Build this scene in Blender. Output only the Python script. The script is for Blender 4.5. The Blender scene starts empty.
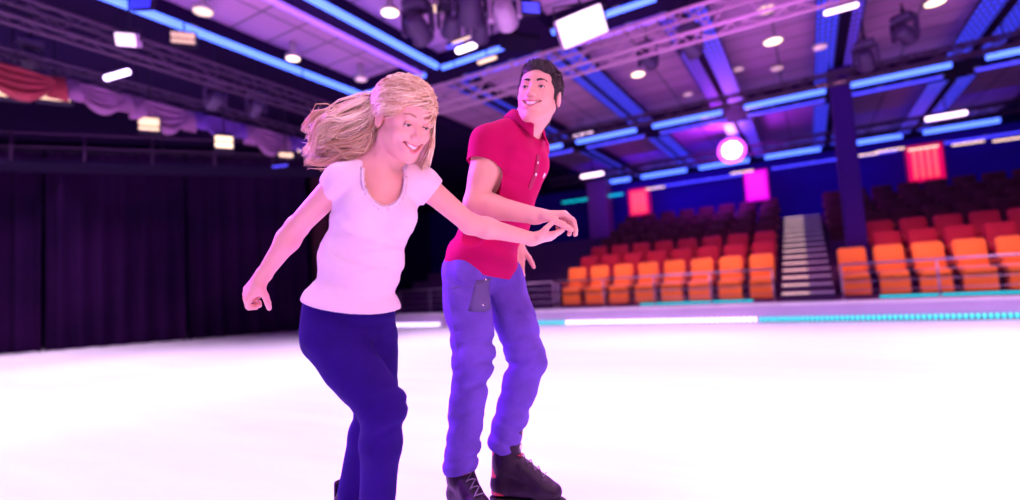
import bpy, math, random
import numpy as np
import openvdb as vdb
from mathutils import Matrix, Vector
random.seed(7)
SC = bpy.context.scene
COL = SC.collection
R = math.radians
PI = math.pi

# ------------------------------------------------------------------ camera frame
FOC = 511.0
CAMZ = 0.90
_a = np.array([300., -18., FOC]); _a /= np.linalg.norm(_a)
_b = np.array([-877., -87., FOC]); _b -= _a * (_a @ _b); _b /= np.linalg.norm(_b)
AX, AY = -_b, _a
AZ = np.cross(AX, AY)
if AZ[1] < 0: AZ = -AZ
RIGHT = np.array([AX[0], AY[0], AZ[0]])
UP = np.array([AX[1], AY[1], AZ[1]])
FWD = np.array([AX[2], AY[2], AZ[2]])
YAW = math.atan2(-FWD[0], FWD[1])
cd = bpy.data.cameras.new('camera')
cam = bpy.data.objects.new('camera', cd)
COL.objects.link(cam)
cd.sensor_width = 36.0
cd.lens = FOC / 1020 * 36
cd.clip_start = 0.05
cd.clip_end = 200
m = Matrix.Identity(4)
for i in range(3):
    m[i][0] = RIGHT[i]; m[i][1] = UP[i]; m[i][2] = -FWD[i]
m[2][3] = CAMZ
cam.matrix_world = m
SC.camera = cam
cd.dof.use_dof = True
cd.dof.focus_distance = 1.78
cd.dof.aperture_fstop = 0.85

def ray(px, py):
    return ((px - 510) * RIGHT + (250 - py) * UP + FOC * FWD) / FOC
def at_depth(px, py, d):
    return np.array([0, 0, CAMZ]) + ray(px, py) * d
def at_z(px, py, z):
    r = ray(px, py); return np.array([0, 0, CAMZ]) + r * ((z - CAMZ) / r[2])
_c, _s = math.cos(-YAW), math.sin(-YAW)
def loc(w):            # world -> yaw frame (x right, y away, z up)
    return np.array([_c * w[0] - _s * w[1], _s * w[0] + _c * w[1], w[2]])
def J(px, py, d): return loc(at_depth(px, py, d))
def unloc(v):
    return np.array([_c * v[0] + _s * v[1], -_s * v[0] + _c * v[1], v[2]])

# ------------------------------------------------------------------ materials
MATS = {}
def mat(name, col, rough=0.6, metal=0.0, emit=None, estr=0.0, var=0.12, scale=8.0, bump=0.0, bscale=60.0, sheen=0.0, sss=0.0, spec=0.5, stretch=(1, 1, 1)):
    if name in MATS: return MATS[name]
    M = bpy.data.materials.new(name); M.use_nodes = True
    nt = M.node_tree; p = nt.nodes['Principled BSDF']
    p.inputs['Roughness'].default_value = rough
    p.inputs['Metallic'].default_value = metal
    p.inputs['Specular IOR Level'].default_value = spec
    tc = nt.nodes.new('ShaderNodeTexCoord')
    mp = nt.nodes.new('ShaderNodeMapping'); mp.inputs['Scale'].default_value = stretch
    nt.links.new(tc.outputs['Object'], mp.inputs[0])
    nz = nt.nodes.new('ShaderNodeTexNoise'); nz.inputs['Scale'].default_value = scale; nz.inputs['Detail'].default_value = 4
    nt.links.new(mp.outputs[0], nz.inputs['Vector'])
    mx = nt.nodes.new('ShaderNodeMix'); mx.data_type = 'RGBA'
    nt.links.new(nz.outputs['Fac'], mx.inputs['Factor'])
    c = np.array(col[:3])
    mx.inputs[6].default_value = (*np.clip(c * (1 - var), 0, 1), 1)
    mx.inputs[7].default_value = (*np.clip(c * (1 + var), 0, 1), 1)
    nt.links.new(mx.outputs[2], p.inputs['Base Color'])
    if emit is not None:
        p.inputs['Emission Color'].default_value = (*emit, 1); p.inputs['Emission Strength'].default_value = estr
    if bump:
        n2 = nt.nodes.new('ShaderNodeTexNoise'); n2.inputs['Scale'].default_value = bscale; n2.inputs['Detail'].default_value = 3
        nt.links.new(mp.outputs[0], n2.inputs['Vector'])
        b = nt.nodes.new('ShaderNodeBump'); b.inputs['Strength'].default_value = bump; b.inputs['Distance'].default_value = 0.01
        nt.links.new(n2.outputs['Fac'], b.inputs['Height']); nt.links.new(b.outputs[0], p.inputs['Normal'])
    if sheen:
        p.inputs['Sheen Weight'].default_value = sheen
    if sss:
        p.inputs['Subsurface Weight'].default_value = sss
        p.inputs['Subsurface Radius'].default_value = (0.02, 0.008, 0.005)
        p.inputs['Subsurface Scale'].default_value = 0.5
    MATS[name] = M
    return M

def mat_math(name, build):
    M = bpy.data.materials.new(name); M.use_nodes = True
    build(M.node_tree, M.node_tree.nodes['Principled BSDF'])
    MATS[name] = M
    return M

# ------------------------------------------------------------------ mesh helpers
def tag(o, label=None, cat=None, group=None, kind=None):
    if label: o['label'] = label
    if cat: o['category'] = cat
    if group: o['group'] = group
    if kind: o['kind'] = kind
    return o
def empty(name, l=(0, 0, 0), rz=0, label=None, cat=None, group=None):
    o = bpy.data.objects.new(name, None); COL.objects.link(o)
    o.location = tuple(float(v) for v in l); o.rotation_euler = (0, 0, rz); o.empty_display_size = 0.1
    return tag(o, label, cat, group)

class MB:
    def __init__(s): s.v = []; s.f = []; s.mi = []; s.cur = 0
    def add(s, vs, fs):
        b = len(s.v); s.v += [tuple(float(c) for c in v) for v in vs]
        s.f += [tuple(b + i for i in f) for f in fs]; s.mi += [s.cur] * len(fs)
        return s
    def box(s, c, d, M=None):
        x, y, z = d[0] / 2, d[1] / 2, d[2] / 2
        vs = [np.array(q, float) for q in ((-x, -y, -z), (x, -y, -z), (x, y, -z), (-x, y, -z), (-x, -y, z), (x, -y, z), (x, y, z), (-x, y, z))]
        if M is not None: vs = [M @ q for q in vs]
        vs = [q + np.array(c, float) for q in vs]
        return s.add(vs, [(0, 3, 2, 1), (4, 5, 6, 7), (0, 1, 5, 4), (1, 2, 6, 5), (2, 3, 7, 6), (3, 0, 4, 7)])
    def rbox(s, c, d, r, M=None, seg=3, ax=2):
        # box with rounded vertical (ax) edges and chamfered rims
        o = [i for i in range(3) if i != ax]
        a, b, h = d[o[0]] / 2, d[o[1]] / 2, d[ax] / 2
        r = min(r, a * .99, b * .99); ch = min(r * .5, h * .6)
        rings = []
        for (zz, ins) in ((-h, ch), (-h + ch, 0), (h - ch, 0), (h, ch)):
            ring = []
            for (sx, sy, a0) in ((1, 1, 0), (-1, 1, 90), (-1, -1, 180), (1, -1, 270)):
                for k in range(seg + 1):
                    t = R(a0 + 90 * k / seg)
                    p = [0, 0, 0]
                    p[o[0]] = sx * (a - r) + (r - ins) * math.cos(t); p[o[1]] = sy * (b - r) + (r - ins) * math.sin(t); p[ax] = zz
                    p = np.array(p)
                    if M is not None: p = M @ p
                    ring.append(p + np.array(c, float))
            rings.append(ring)
        return s.loft(rings, True)
    def loft(s, rings, caps=True, close=True):
        n = len(rings[0]); vs = [p for r_ in rings for p in r_]; fs = []
        for i in range(len(rings) - 1):
            for k in range(n if close else n - 1):
                k2 = (k + 1) % n
                fs.append((i * n + k, i * n + k2, (i + 1) * n + k2, (i + 1) * n + k))
        if caps:
            fs.append(tuple(range(n - 1, -1, -1))); fs.append(tuple((len(rings) - 1) * n + k for k in range(n)))
        return s.add(vs, fs)
    def tube(s, pts, r, n=8, caps=True):
        pts = [np.array(p, float) for p in pts]; rings = []; prev = None
        rs = r if hasattr(r, '__len__') else [r] * len(pts)
        for i, p in enumerate(pts):
            t = (pts[min(i + 1, len(pts) - 1)] - pts[max(i - 1, 0)]); t = t / (np.linalg.norm(t) + 1e-9)
            if prev is None:
                u = np.cross(t, [0, 0, 1.0])
                if np.linalg.norm(u) < 1e-3: u = np.cross(t, [0, 1.0, 0])
            else: u = prev - t * (prev @ t)
            u = u / (np.linalg.norm(u) + 1e-9); prev = u; w = np.cross(t, u)
            rings.append([p + rs[i] * (math.cos(2 * PI * k / n) * u + math.sin(2 * PI * k / n) * w) for k in range(n)])
        return s.loft(rings, caps)
    def cyl(s, a, b, r, n=16, r2=None): return s.tube([a, b], [r, r if r2 is None else r2], n)
    def lathe(s, prof, c=(0, 0, 0), n=20, M=None):
        rings = []
        for (r_, z) in prof:
            ring = []
            for k in range(n):
                p = np.array([r_ * math.cos(2 * PI * k / n), r_ * math.sin(2 * PI * k / n), z])
                if M is not None: p = M @ p
                ring.append(p + np.array(c, float))
            rings.append(ring)
        return s.loft(rings, True)
    def build(s, name, ms, parent=None, smooth=False, loc_=None, bevel=0):
        me = bpy.data.meshes.new(name); me.from_pydata(s.v, [], s.f)
        ms = ms if isinstance(ms, (list, tuple)) else [ms]
        for q in ms: me.materials.append(q)
        if len(ms) > 1: me.polygons.foreach_set('material_index', s.mi)
        if smooth: me.polygons.foreach_set('use_smooth', [True] * len(me.polygons))
        me.update()
        o = bpy.data.objects.new(name, me); COL.objects.link(o)
        if parent is not None: o.parent = parent
        if loc_ is not None: o.location = tuple(float(v) for v in loc_)
        if bevel:
            bm_ = o.modifiers.new('bevel', 'BEVEL'); bm_.width = bevel; bm_.segments = 2; bm_.limit_method = 'ANGLE'
        return o
def rotm(axis, ang):
    return np.array(Matrix.Rotation(ang, 3, Vector(axis)))
def copy_tree(o, parent=None):
    c = o.copy(); COL.objects.link(c)
    if parent is not None: c.parent = parent
    for ch in list(o.children): copy_tree(ch, c)
    return c

# ================================================================== THE HALL
ZC = 5.06
def ice_mat(nt, p):
    p.inputs['Base Color'].default_value = (0.93, 0.90, 0.93, 1)
    p.inputs['Roughness'].default_value = 0.45
    tc = nt.nodes.new('ShaderNodeTexCoord'); mp = nt.nodes.new('ShaderNodeMapping')
    mp.inputs['Scale'].default_value = (0.5, 3.0, 1); mp.inputs['Rotation'].default_value = (0, 0, 0.6)
    nt.links.new(tc.outputs['Object'], mp.inputs[0])
    n1 = nt.nodes.new('ShaderNodeTexNoise'); n1.inputs['Scale'].default_value = 1.2; n1.inputs['Detail'].default_value = 6
    nt.links.new(mp.outputs[0], n1.inputs['Vector'])
    cr = nt.nodes.new('ShaderNodeValToRGB')
    cr.color_ramp.elements[0].position = 0.3; cr.color_ramp.elements[0].color = (0.90, 0.87, 0.90, 1)
    cr.color_ramp.elements[1].position = 0.65; cr.color_ramp.elements[1].color = (0.97, 0.95, 0.97, 1)
    nt.links.new(n1.outputs['Fac'], cr.inputs[0]); nt.links.new(cr.outputs[0], p.inputs['Base Color'])
    b = nt.nodes.new('ShaderNodeBump'); b.inputs['Strength'].default_value = 0.15
    nt.links.new(n1.outputs['Fac'], b.inputs['Height']); nt.links.new(b.outputs[0], p.inputs['Normal'])
ICE = mat_math('ice', ice_mat)
FL = MB().box((-6.5, 2.0, -0.1), (27, 16.0, 0.2)).build('floor', ICE); tag(FL, kind='structure')

def panel_mat(nt, p):
    tc = nt.nodes.new('ShaderNodeTexCoord'); br = nt.nodes.new('ShaderNodeTexBrick')
    mp = nt.nodes.new('ShaderNodeMapping'); nt.links.new(tc.outputs['Object'], mp.inputs[0]); nt.links.new(mp.outputs[0], br.inputs['Vector'])
    br.inputs['Scale'].default_value = 1.0; br.offset = 0.0
    br.inputs['Brick Width'].default_value = 2.6; br.inputs['Row Height'].default_value = 0.62
    br.inputs['Mortar Size'].default_value = 0.025; br.inputs['Mortar Smooth'].default_value = 0.4
    br.inputs['Color1'].default_value = (0.42, 0.18, 0.42, 1); br.inputs['Color2'].default_value = (0.36, 0.16, 0.40, 1)
    br.inputs['Mortar'].default_value = (0.10, 0.06, 0.11, 1)
    nt.links.new(br.outputs['Color'], p.inputs['Base Color']); p.inputs['Roughness'].default_value = 0.6
PANEL = mat_math('ceiling_panel', panel_mat)
BLACK = mat('black_paint', (0.012, 0.004, 0.03), 0.8, bump=0.1, spec=.08)
STEEL = mat('rig_steel', (0.07, 0.03, 0.09), 0.6, spec=.2)
STEEL_LIT = mat('rig_steel_lit', (0.40, 0.20, 0.36), 0.5, spec=.3)  # same steel, pink highlights of the crossing truss put into the colour
DARKM = mat('dark_metal', (0.018, 0.008, 0.035), 0.6, spec=.15)
BEAM = mat('beam_paint', (0.012, 0.002, 0.035), 0.8, spec=.08)

# coffered ceiling: beams, recessed panels
bx = [-7.85, -5.83, -3.58, -1.33, 0.92, 3.22, 5.5]       # beam centres along X
rows = [(-3.0, 7.42), (8.1, 13.85), (15.1, 20.6)]        # coffers along Y
XL, XR, Y0, Y1 = -17.5, 7.0, -6.0, 21.6
coff_x = [(-7.65, -6.05), (-5.60, -3.80), (-3.36, -1.58), (-1.08, 0.68), (1.14, 2.94), (3.46, 5.3)]
ce = MB()
ce.box(((XL + XR) / 2, (Y0 + Y1) / 2, ZC + 0.33), (XR - XL, Y1 - Y0, 0.1))
edges = [XL] + [c for pr in coff_x for c in pr] + [XR]
for i in range(0, len(edges), 2):
    a, b = edges[i], edges[i + 1]
    ce.box(((a + b) / 2, (Y0 + Y1) / 2, ZC + 0.14), (b - a, Y1 - Y0, 0.28))
ys = [Y0, rows[0][0], rows[0][1], rows[1][0], rows[1][1], rows[2][0], rows[2][1], Y1]
for i in range(0, len(ys), 2):
    for (a, b) in coff_x:
        ce.box(((a + b) / 2, (ys[i] + ys[i + 1]) / 2, ZC + 0.14), (b - a, ys[i + 1] - ys[i], 0.28))
CEI = ce.build('ceiling', BEAM); tag(CEI, kind='structure')
nid = 0
for (xa, xb) in coff_x:
    for (ya, yb) in rows:
        nid += 1
        o = MB().box((0, 0, 0), (xb - xa, yb - ya, 0.03)).build('trim_%d' % nid, PANEL, loc_=((xa + xb) / 2, (ya + yb) / 2, ZC + 0.24))
        tag(o, kind='structure')

# ---- neon tubes along the coffer rims
NEONB = mat('neon_blue', (0.1, 0.2, 0.9), 0.4, emit=(0.07, 0.15, 1.0), estr=3.2)
NEONV = mat('neon_violet', (0.4, 0.2, 0.9), 0.4, emit=(0.28, 0.08, 1.0), estr=1.5)
NEOND = mat('neon_dim', (0.1, 0.1, 0.8), 0.4, emit=(0.06, 0.05, 0.9), estr=1.3)
CLIP = mat('tube_clip', (0.3, 0.3, 0.4), 0.4, 0.5)
def neon(a, b, M, label, grp=None, r=0.045, nm='neon_tube'):
    a = np.array(a, float); b = np.array(b, float); mid = (a + b) / 2
    e = empty(nm, mid, 0, label, 'neon light', grp)
    MB().tube([a - mid, b - mid], r, 10).build('glass_tube', M, e, True)
    L = np.linalg.norm(b - a); d = (b - a) / L
    for t in (0.02, 0.35, 0.65, 0.98):
        k = MB(); k.box(a - mid + d * L * t + np.array([0, 0, r * .9]), (0.12 if abs(d[0]) > .5 else 0.05, 0.12 if abs(d[1]) > .5 else 0.05, 0.05))
        k.build('bracket', CLIP, e)
    return e
zt = ZC - 0.07
neon((-7.66, -2, zt), (-7.66, 7.40, zt), NEONB, 'long blue neon tube on the outer edge of the ceiling bay nearest the curtain', r=0.06)
neon((-7.60, 7.46, zt), (-6.0, 7.46, zt), NEONB, 'short blue neon tube closing the far end of the bay above the blonde woman')
neon((-6.04, -2, zt), (-6.04, 7.40, zt), NEONV, 'violet neon tube on the inner edge of the bay above the blonde woman')
neon((-5.58, -2, zt), (-5.58, 7.30, zt), NEONB, 'long blue neon tube on the second ceiling bay, running down to its corner', r=0.06)
neon((-5.54, 7.42, zt), (-3.85, 7.42, zt), NEONB, 'short blue neon tube across the far end of the second ceiling bay')
neon((-5.50, 8.06, zt), (-3.85, 8.06, zt), NEOND, 'dim blue neon tube on the near end of a far bay behind the couple')
neon((-3.3, 8.06, zt), (-1.62, 8.06, zt), NEONV, 'violet neon tube crossing behind the white hanging box')
neon((-3.3, 7.46, zt), (-1.62, 7.46, zt), NEONB, 'blue neon tube crossing just above the white hanging box')
place = ['behind the blonde woman', 'above the man', 'right of the man', 'above the magenta spotlight', 'above the pillar by the stairs', 'furthest from the couple']
for i, (xa, xb) in enumerate(coff_x):
    neon((xa + .02, 13.84, zt), (xb - .02, 13.84, zt), NEONB, 'blue neon tube at far end of a middle bay, ' + place[i], 'neon tubes along the middle cross beam', r=0.065)
    neon((xa + .02, 14.65, zt), (xb - .02, 14.65, zt), NEOND, 'dim blue reflection tube behind the middle cross beam, ' + place[i], 'dim reflection tubes behind the middle cross beam', r=0.04)  # glowing tube added for the dimmer reflection of the neon before it
    neon((xa + .02, 20.55, zt), (xb - .02, 20.55, zt), NEONB, 'blue neon tube by the back wall, ' + place[i], 'neon tubes along the back wall beam', r=0.075)

# ---- lattice LED bands along the beams
def led_mat(nt, p, a=(0.03, 0.06, 1.0), es=3.0):
    p.inputs['Base Color'].default_value = (0.02, 0.02, 0.1, 1)
    tc = nt.nodes.new('ShaderNodeTexCoord')
    sx = nt.nodes.new('ShaderNodeSeparateXYZ'); nt.links.new(tc.outputs['Object'], sx.inputs[0])
    def saw(out, period):
        m1 = nt.nodes.new('ShaderNodeMath'); m1.operation = 'MULTIPLY'; m1.inputs[1].default_value = 2 * PI / period; nt.links.new(out, m1.inputs[0])
        m2 = nt.nodes.new('ShaderNodeMath'); m2.operation = 'SINE'; nt.links.new(m1.outputs[0], m2.inputs[0])
        m3 = nt.nodes.new('ShaderNodeMapRange'); m3.inputs['From Min'].default_value = -0.6; m3.inputs['From Max'].default_value = 0.8
        nt.links.new(m2.outputs[0], m3.inputs['Value']); return m3.outputs[0]
    mm = nt.nodes.new('ShaderNodeMath'); mm.operation = 'MULTIPLY'
    nt.links.new(saw(sx.outputs['X'], 0.085), mm.inputs[0]); nt.links.new(saw(sx.outputs['Y'], 0.22), mm.inputs[1])
    ms = nt.nodes.new('ShaderNodeMapRange'); ms.inputs['To Min'].default_value = 0.35 * es; ms.inputs['To Max'].default_value = 1.9 * es
    nt.links.new(mm.outputs[0], ms.inputs['Value'])
    p.inputs['Emission Color'].default_value = (*a, 1)
    nt.links.new(ms.outputs[0], p.inputs['Emission Strength'])
LEDB = mat_math('led_lattice_blue', lambda n, p: led_mat(n, p, (0.045, 0.05, 1.0), 0.95))
LEDV = mat_math('led_lattice_violet', lambda n, p: led_mat(n, p, (0.16, 0.05, 1.0), 0.6))
def led_band(x0, x1, y0, y1, M, label, grp='blue LED mesh bands along the ceiling beams'):
    e = empty('led_band', ((x0 + x1) / 2, (y0 + y1) / 2, ZC), 0, label, 'LED band', grp)
    MB().box((0, 0, -0.03), (x1 - x0, y1 - y0, 0.02)).build('led_mesh', M, e)
    f = MB()
    for s_ in (-1, 1): f.box((s_ * (x1 - x0) / 2, 0, -0.02), (0.015, y1 - y0, 0.05))
    f.build('rail', DARKM, e)
mats_for = {0: (LEDB, LEDB), 1: (LEDB, LEDB), 2: (LEDV, LEDB), 3: (LEDB, LEDV), 4: (LEDB, LEDB)}
bw = [(-6.02, -5.92, -5.75, -5.6), (-3.84, -3.64, -3.56, -3.22), (-1.78, -1.50, -1.36, -1.02), (0.44, 0.78, 0.95, 1.12), (2.74, 3.12, 3.28, 3.62)]
where = ['behind the man', 'right of the man', 'over the magenta spotlight', 'over the stairs', 'near the far bays']
for i, (a0, a1, b0, b1) in enumerate(bw):
    m0, m1 = mats_for[i]
    for side, (p0, p1, mm_) in enumerate(((a0, a1, m0), (b0, b1, m1))):
        sd = ('first', 'second')[side]
        led_band(p0, p1, 8.15, 13.78, mm_, '%s blue LED mesh band beside the beam %s, middle bays' % (sd, where[i]))
        led_band(p0, p1, 15.2, 20.45, LEDB, '%s blue LED mesh band beside the beam %s, last bays' % (sd, where[i]))

# ---- walls
def curtain_mat(nt, p):
    tc = nt.nodes.new('ShaderNodeTexCoord'); nz = nt.nodes.new('ShaderNodeTexNoise'); nz.inputs['Scale'].default_value = 0.5; nz.inputs['Detail'].default_value = 3
    nt.links.new(tc.outputs['Object'], nz.inputs['Vector'])
    cr = nt.nodes.new('ShaderNodeValToRGB')
    cr.color_ramp.elements[0].position = .35; cr.color_ramp.elements[0].color = (0.012, 0.002, 0.028, 1)
    cr.color_ramp.elements[1].position = .7; cr.color_ramp.elements[1].color = (0.030, 0.004, 0.050, 1)
    nt.links.new(nz.outputs['Fac'], cr.inputs[0]); nt.links.new(cr.outputs[0], p.inputs['Base Color'])
    p.inputs['Roughness'].default_value = 0.9; p.inputs['Specular IOR Level'].default_value = 0.05
CURT = mat_math('velvet', curtain_mat)
# back and side walls
WALLB = mat('wall_blue', (0.03, 0.006, 0.24), 0.9, spec=.1, var=0.2, scale=0.8)
WALLD = mat('wall_dark', (0.015, 0.004, 0.05), 0.9, spec=.05)
tag(MB().box(((XL + XR) / 2, Y1 + .1, 2.9), (XR - XL, 0.2, 5.8)).build('wall_back', WALLB), kind='structure')
tag(MB().box((XR + .1, (Y0 + Y1) / 2, 2.9), (0.2, Y1 - Y0, 5.8)).build('wall_right', WALLD), kind='structure')
tag(MB().box((XL - .1, (Y0 + Y1) / 2, 2.9), (0.2, Y1 - Y0, 5.8)).build('wall_left', WALLD), kind='structure')
# stage curtain hung diagonally across the left corner
P0 = np.array([-17.4, 2.6]); P1 = np.array([-11.95, 9.42]); dv = (P1 - P0); Lc = np.linalg.norm(dv); dv /= Lc; nv = np.array([dv[1], -dv[0]])
def drape(length, z0, z1, amp=0.09, per=0.42, n_per=10, zs=6):
    mb = MB(); n = int(length / per * n_per); vs = []
    th = 0.03
    for side in (0, 1):
        for j in range(zs + 1):
            z = z0 + (z1 - z0) * j / zs
            for i in range(n + 1):
                s_ = length * i / n
                o = amp * (1 - .35 * j / zs) * math.sin(2 * PI * s_ / per + 0.8 * math.sin(s_ * 1.3)) + 0.03 * math.sin(s_ * 3.1 + z)
                vs.append((s_, o + th * side, z))
    W = n + 1; fs = []; off = W * (zs + 1)
    for side in (0, 1):
        for j in range(zs):
            for i in range(n):
                q = [side * off + j * W + i, side * off + j * W + i + 1, side * off + (j + 1) * W + i + 1, side * off + (j + 1) * W + i]
                fs.append(tuple(q if side == 0 else q[::-1]))
    mb.add(vs, fs); return mb
ang = math.atan2(dv[1], dv[0])
nC = 3
for k in range(nC):
    l0 = Lc / nC
    p = P0 + dv * l0 * k
    e = empty('stage_curtain', (p[0], p[1], 0), ang, ['dark violet velvet stage curtain at the outer edge of the ice', 'dark violet velvet stage curtain in the middle of the dark drapes', 'dark violet velvet stage curtain nearest the grandstand railing'][k], 'curtain', 'dark stage curtains')
    drape(l0 - 0.05, 0.015, 4.75).build('drape', CURT, e, True)
    MB().cyl((0, 0, 4.78), (l0 - .05, 0, 4.78), 0.035, 10).build('curtain_rod', DARKM, e)
# continuation: dark drapes behind the couple up to the grandstand
CURR = mat('velvet_red', (0.05, 0.002, 0.02), 0.9, var=0.3, scale=2)
e = empty('side_curtain', (-11.9, 9.5, 0), R(72), 'dark red side curtain seen between the woman and the man', 'curtain')
drape(2.1, 0.015, 4.7).build('drape', CURR, e, True)
MB().cyl((0, 0, 4.73), (2.1, 0, 4.73), 0.035, 10).build('curtain_rod', DARKM, e)

# ---- kerb, platform, stand
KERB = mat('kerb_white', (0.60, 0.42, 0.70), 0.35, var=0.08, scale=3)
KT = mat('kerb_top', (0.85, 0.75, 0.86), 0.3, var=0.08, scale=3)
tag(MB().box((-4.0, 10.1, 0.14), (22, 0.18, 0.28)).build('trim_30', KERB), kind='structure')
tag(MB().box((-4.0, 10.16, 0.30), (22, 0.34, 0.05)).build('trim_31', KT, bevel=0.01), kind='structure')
CARP = mat('platform_carpet', (0.10, 0.03, 0.16), 0.9, bump=0.3, bscale=120)
tag(MB().box((-4.0, 10.8, 0.15), (22, 1.2, 0.31)).build('trim_32', CARP), kind='structure')
RY0, TREAD, RISE, NR = 11.25, 0.82, 0.29, 8
tb = MB()
STX = (-0.52, 0.36)
AX0 = (-6.05, -5.35)
for k in range(NR):
    y = RY0 + k * TREAD
    top = 0.35 + k * RISE
    dep = TREAD if k < NR - 1 else Y1 - y
    for (a, b) in ((-12.0, AX0[0]), (AX0[1], STX[0]), (STX[1], XR)):
        tb.box(((a + b) / 2, y + dep / 2, top / 2), (b - a, dep, top))
    # under aisle
    for (a, b) in (AX0,):
        tb.box(((a + b) / 2, y + dep / 2 + .3, top / 2), (b - a, dep, top))
tag(tb.build('trim_33', CARP), kind='structure')

# LED rope on the ice edge
def bead_mat(a, es, per=0.09):
    def f(nt, p):
        tc = nt.nodes.new('ShaderNodeTexCoord'); sx = nt.nodes.new('ShaderNodeSeparateXYZ'); nt.links.new(tc.outputs['Object'], sx.inputs[0])
        m1 = nt.nodes.new('ShaderNodeMath'); m1.operation = 'MULTIPLY'; m1.inputs[1].default_value = 2 * PI / per; nt.links.new(sx.outputs['X'], m1.inputs[0])
        m2 = nt.nodes.new('ShaderNodeMath'); m2.operation = 'SINE'; nt.links.new(m1.outputs[0], m2.inputs[0])
        m3 = nt.nodes.new('ShaderNodeMapRange'); m3.inputs['From Min'].default_value = -0.3; m3.inputs['From Max'].default_value = 0.6
        m3.inputs['To Min'].default_value = 0.15 * es; m3.inputs['To Max'].default_value = es
        nt.links.new(m2.outputs[0], m3.inputs['Value'])
        p.inputs['Base Color'].default_value = (0.1, 0.1, 0.2, 1)
        p.inputs['Emission Color'].default_value = (*a, 1); nt.links.new(m3.outputs[0], p.inputs['Emission Strength'])
    return f
LEDW = mat_math('led_rope_white', bead_mat((0.80, 0.62, 1.0), 5.0))
LEDC = mat_math('led_rope_cyan', bead_mat((0.02, 0.75, 0.85), 2.0, 0.07))
TEAL = mat('teal_strip', (0.0, 0.3, 0.35), 0.4, emit=(0.0, 0.5, 0.62), estr=1.3)
LEDBASE = mat('led_channel', (0.10, 0.08, 0.2), 0.5)
def rope(x0, x1, M, label, y=9.985, z=0.055, nm='led_rope', h=0.035):
    e = empty(nm, ((x0 + x1) / 2, y, z), 0, label, 'LED strip')
    MB().tube([((x0 - x1) / 2, -.005, 0), ((x1 - x0) / 2, -.005, 0)], h, 8).build('light_tube', M, e, True)
    MB().box((0, 0.01, -h - .005), (x1 - x0, 0.04, 0.03)).build('channel', LEDBASE, e)
rope(-9.5, -7.9, LEDW, 'short white dotted LED rope along the kerb between the woman and the man')
rope(-6.9, -4.6, LEDC, 'cyan LED rope along the kerb just behind the man')
rope(-4.55, -0.9, LEDW, 'white dotted LED rope along the kerb in front of the orange seats')
rope(-0.85, 4.8, LEDC, 'long cyan LED rope along the kerb in front of the stairs and beyond')
rope(-3.2, -1.0, TEAL, 'teal strip light on the platform below the seats beside the stairs', 10.9, 0.335, 'strip_light', 0.022)
rope(1.0, 3.2, TEAL, 'teal strip light on the platform below the seats past the stairs', 10.9, 0.335, 'strip_light', 0.022)
BLUS = mat('blue_strip', (0.0, 0.0, 0.3), 0.4, emit=(0.07, 0.0, 0.55), estr=0.6)

# railing in sections
RAILM = mat('railing_steel', (0.45, 0.35, 0.5), 0.3, 0.8)
def railing(x0, x1, label, n):
    e = empty('railing', ((x0 + x1) / 2, 10.42, 0.325), 0, label, 'railing', 'steel railings along the platform')
    L = x1 - x0
    MB().tube([(-L / 2, 0, .60), (L / 2, 0, .60)], 0.021, 10).build('top_rail', RAILM, e, True)
    for z in (0.15, 0.30, 0.45):
        MB().tube([(-L / 2, 0, z), (L / 2, 0, z)], 0.007, 8).build('cross_bar', RAILM, e, True)
    for k in range(n + 1):
        x = -L / 2 + L * k / n
        p = MB().cyl((x, 0, 0), (x, 0, .60), 0.016, 10)
        p.lathe([(0.04, 0), (0.04, .012), (0.02, .02)], (x, 0, 0), 12)
        p.build('post', RAILM, e, True)
railing(-9.6, -7.5, 'steel railing between the woman and the man', 2)
railing(-7.3, -5.0, 'steel railing just past the joined hands, guarding the first aisle', 2)
railing(-4.9, -0.6, 'steel railing in front of the orange seats left of the stairs, on the platform', 4)
railing(0.45, 5.6, 'steel railing in front of the orange seats beyond the stairs', 4)

# aisle stairs
STEP = mat('step_carpet', (0.07, 0.03, 0.14), 0.9)
NOSE = mat('lit_nosing', (0.9, 0.75, 0.6), 0.4, emit=(1.0, 0.62, 0.62), estr=0.95)
NOSE2 = mat('lit_nosing_dim', (0.5, 0.45, 0.6), 0.4, emit=(0.55, 0.3, 0.8), estr=0.2)
e = empty('aisle_stairs', ((STX[0] + STX[1]) / 2, RY0, 0.0), 0, 'aisle stairs with glowing step edges climbing between the orange seats', 'stairs')
sw = STX[1] - STX[0] - 0.01
sb = MB(); NS = 14; tr = TREAD * 7 / NS
for k in range(NS):
    z = 0.31 + (k + 1) * RISE * 7 / NS
    y = -0.25 + k * tr
    sb.box((0, y + tr / 2, (z) / 2), (sw, tr, z))
sb.build('steps', STEP, e)
for k in range(NS):
    z = 0.31 + (k + 1) * RISE * 7 / NS; y = -0.25 + k * tr
    nb = MB(); nb.box((-sw * .22, y - .012, z - .012), (sw * .52, 0.025, 0.028)); nb.cur = 1; nb.box((sw * .27, y - .012, z - .012), (sw * .44, 0.025, 0.028))
    nb.build('nosing', [NOSE, NOSE2], e)
# left aisle stairs (dark)
e = empty('aisle_stairs', ((AX0[0] + AX0[1]) / 2, RY0, 0), 0, 'dark aisle stairs in the stand just past the joined hands', 'stairs')
sb = MB(); sw = AX0[1] - AX0[0] - .01
for k in range(NS):
    z = 0.31 + (k + 1) * RISE * .5; y = -.25 + k * tr
    sb.box((0, y + tr / 2, z / 2), (sw, tr, z))
sb.build('steps', STEP, e)

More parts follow.
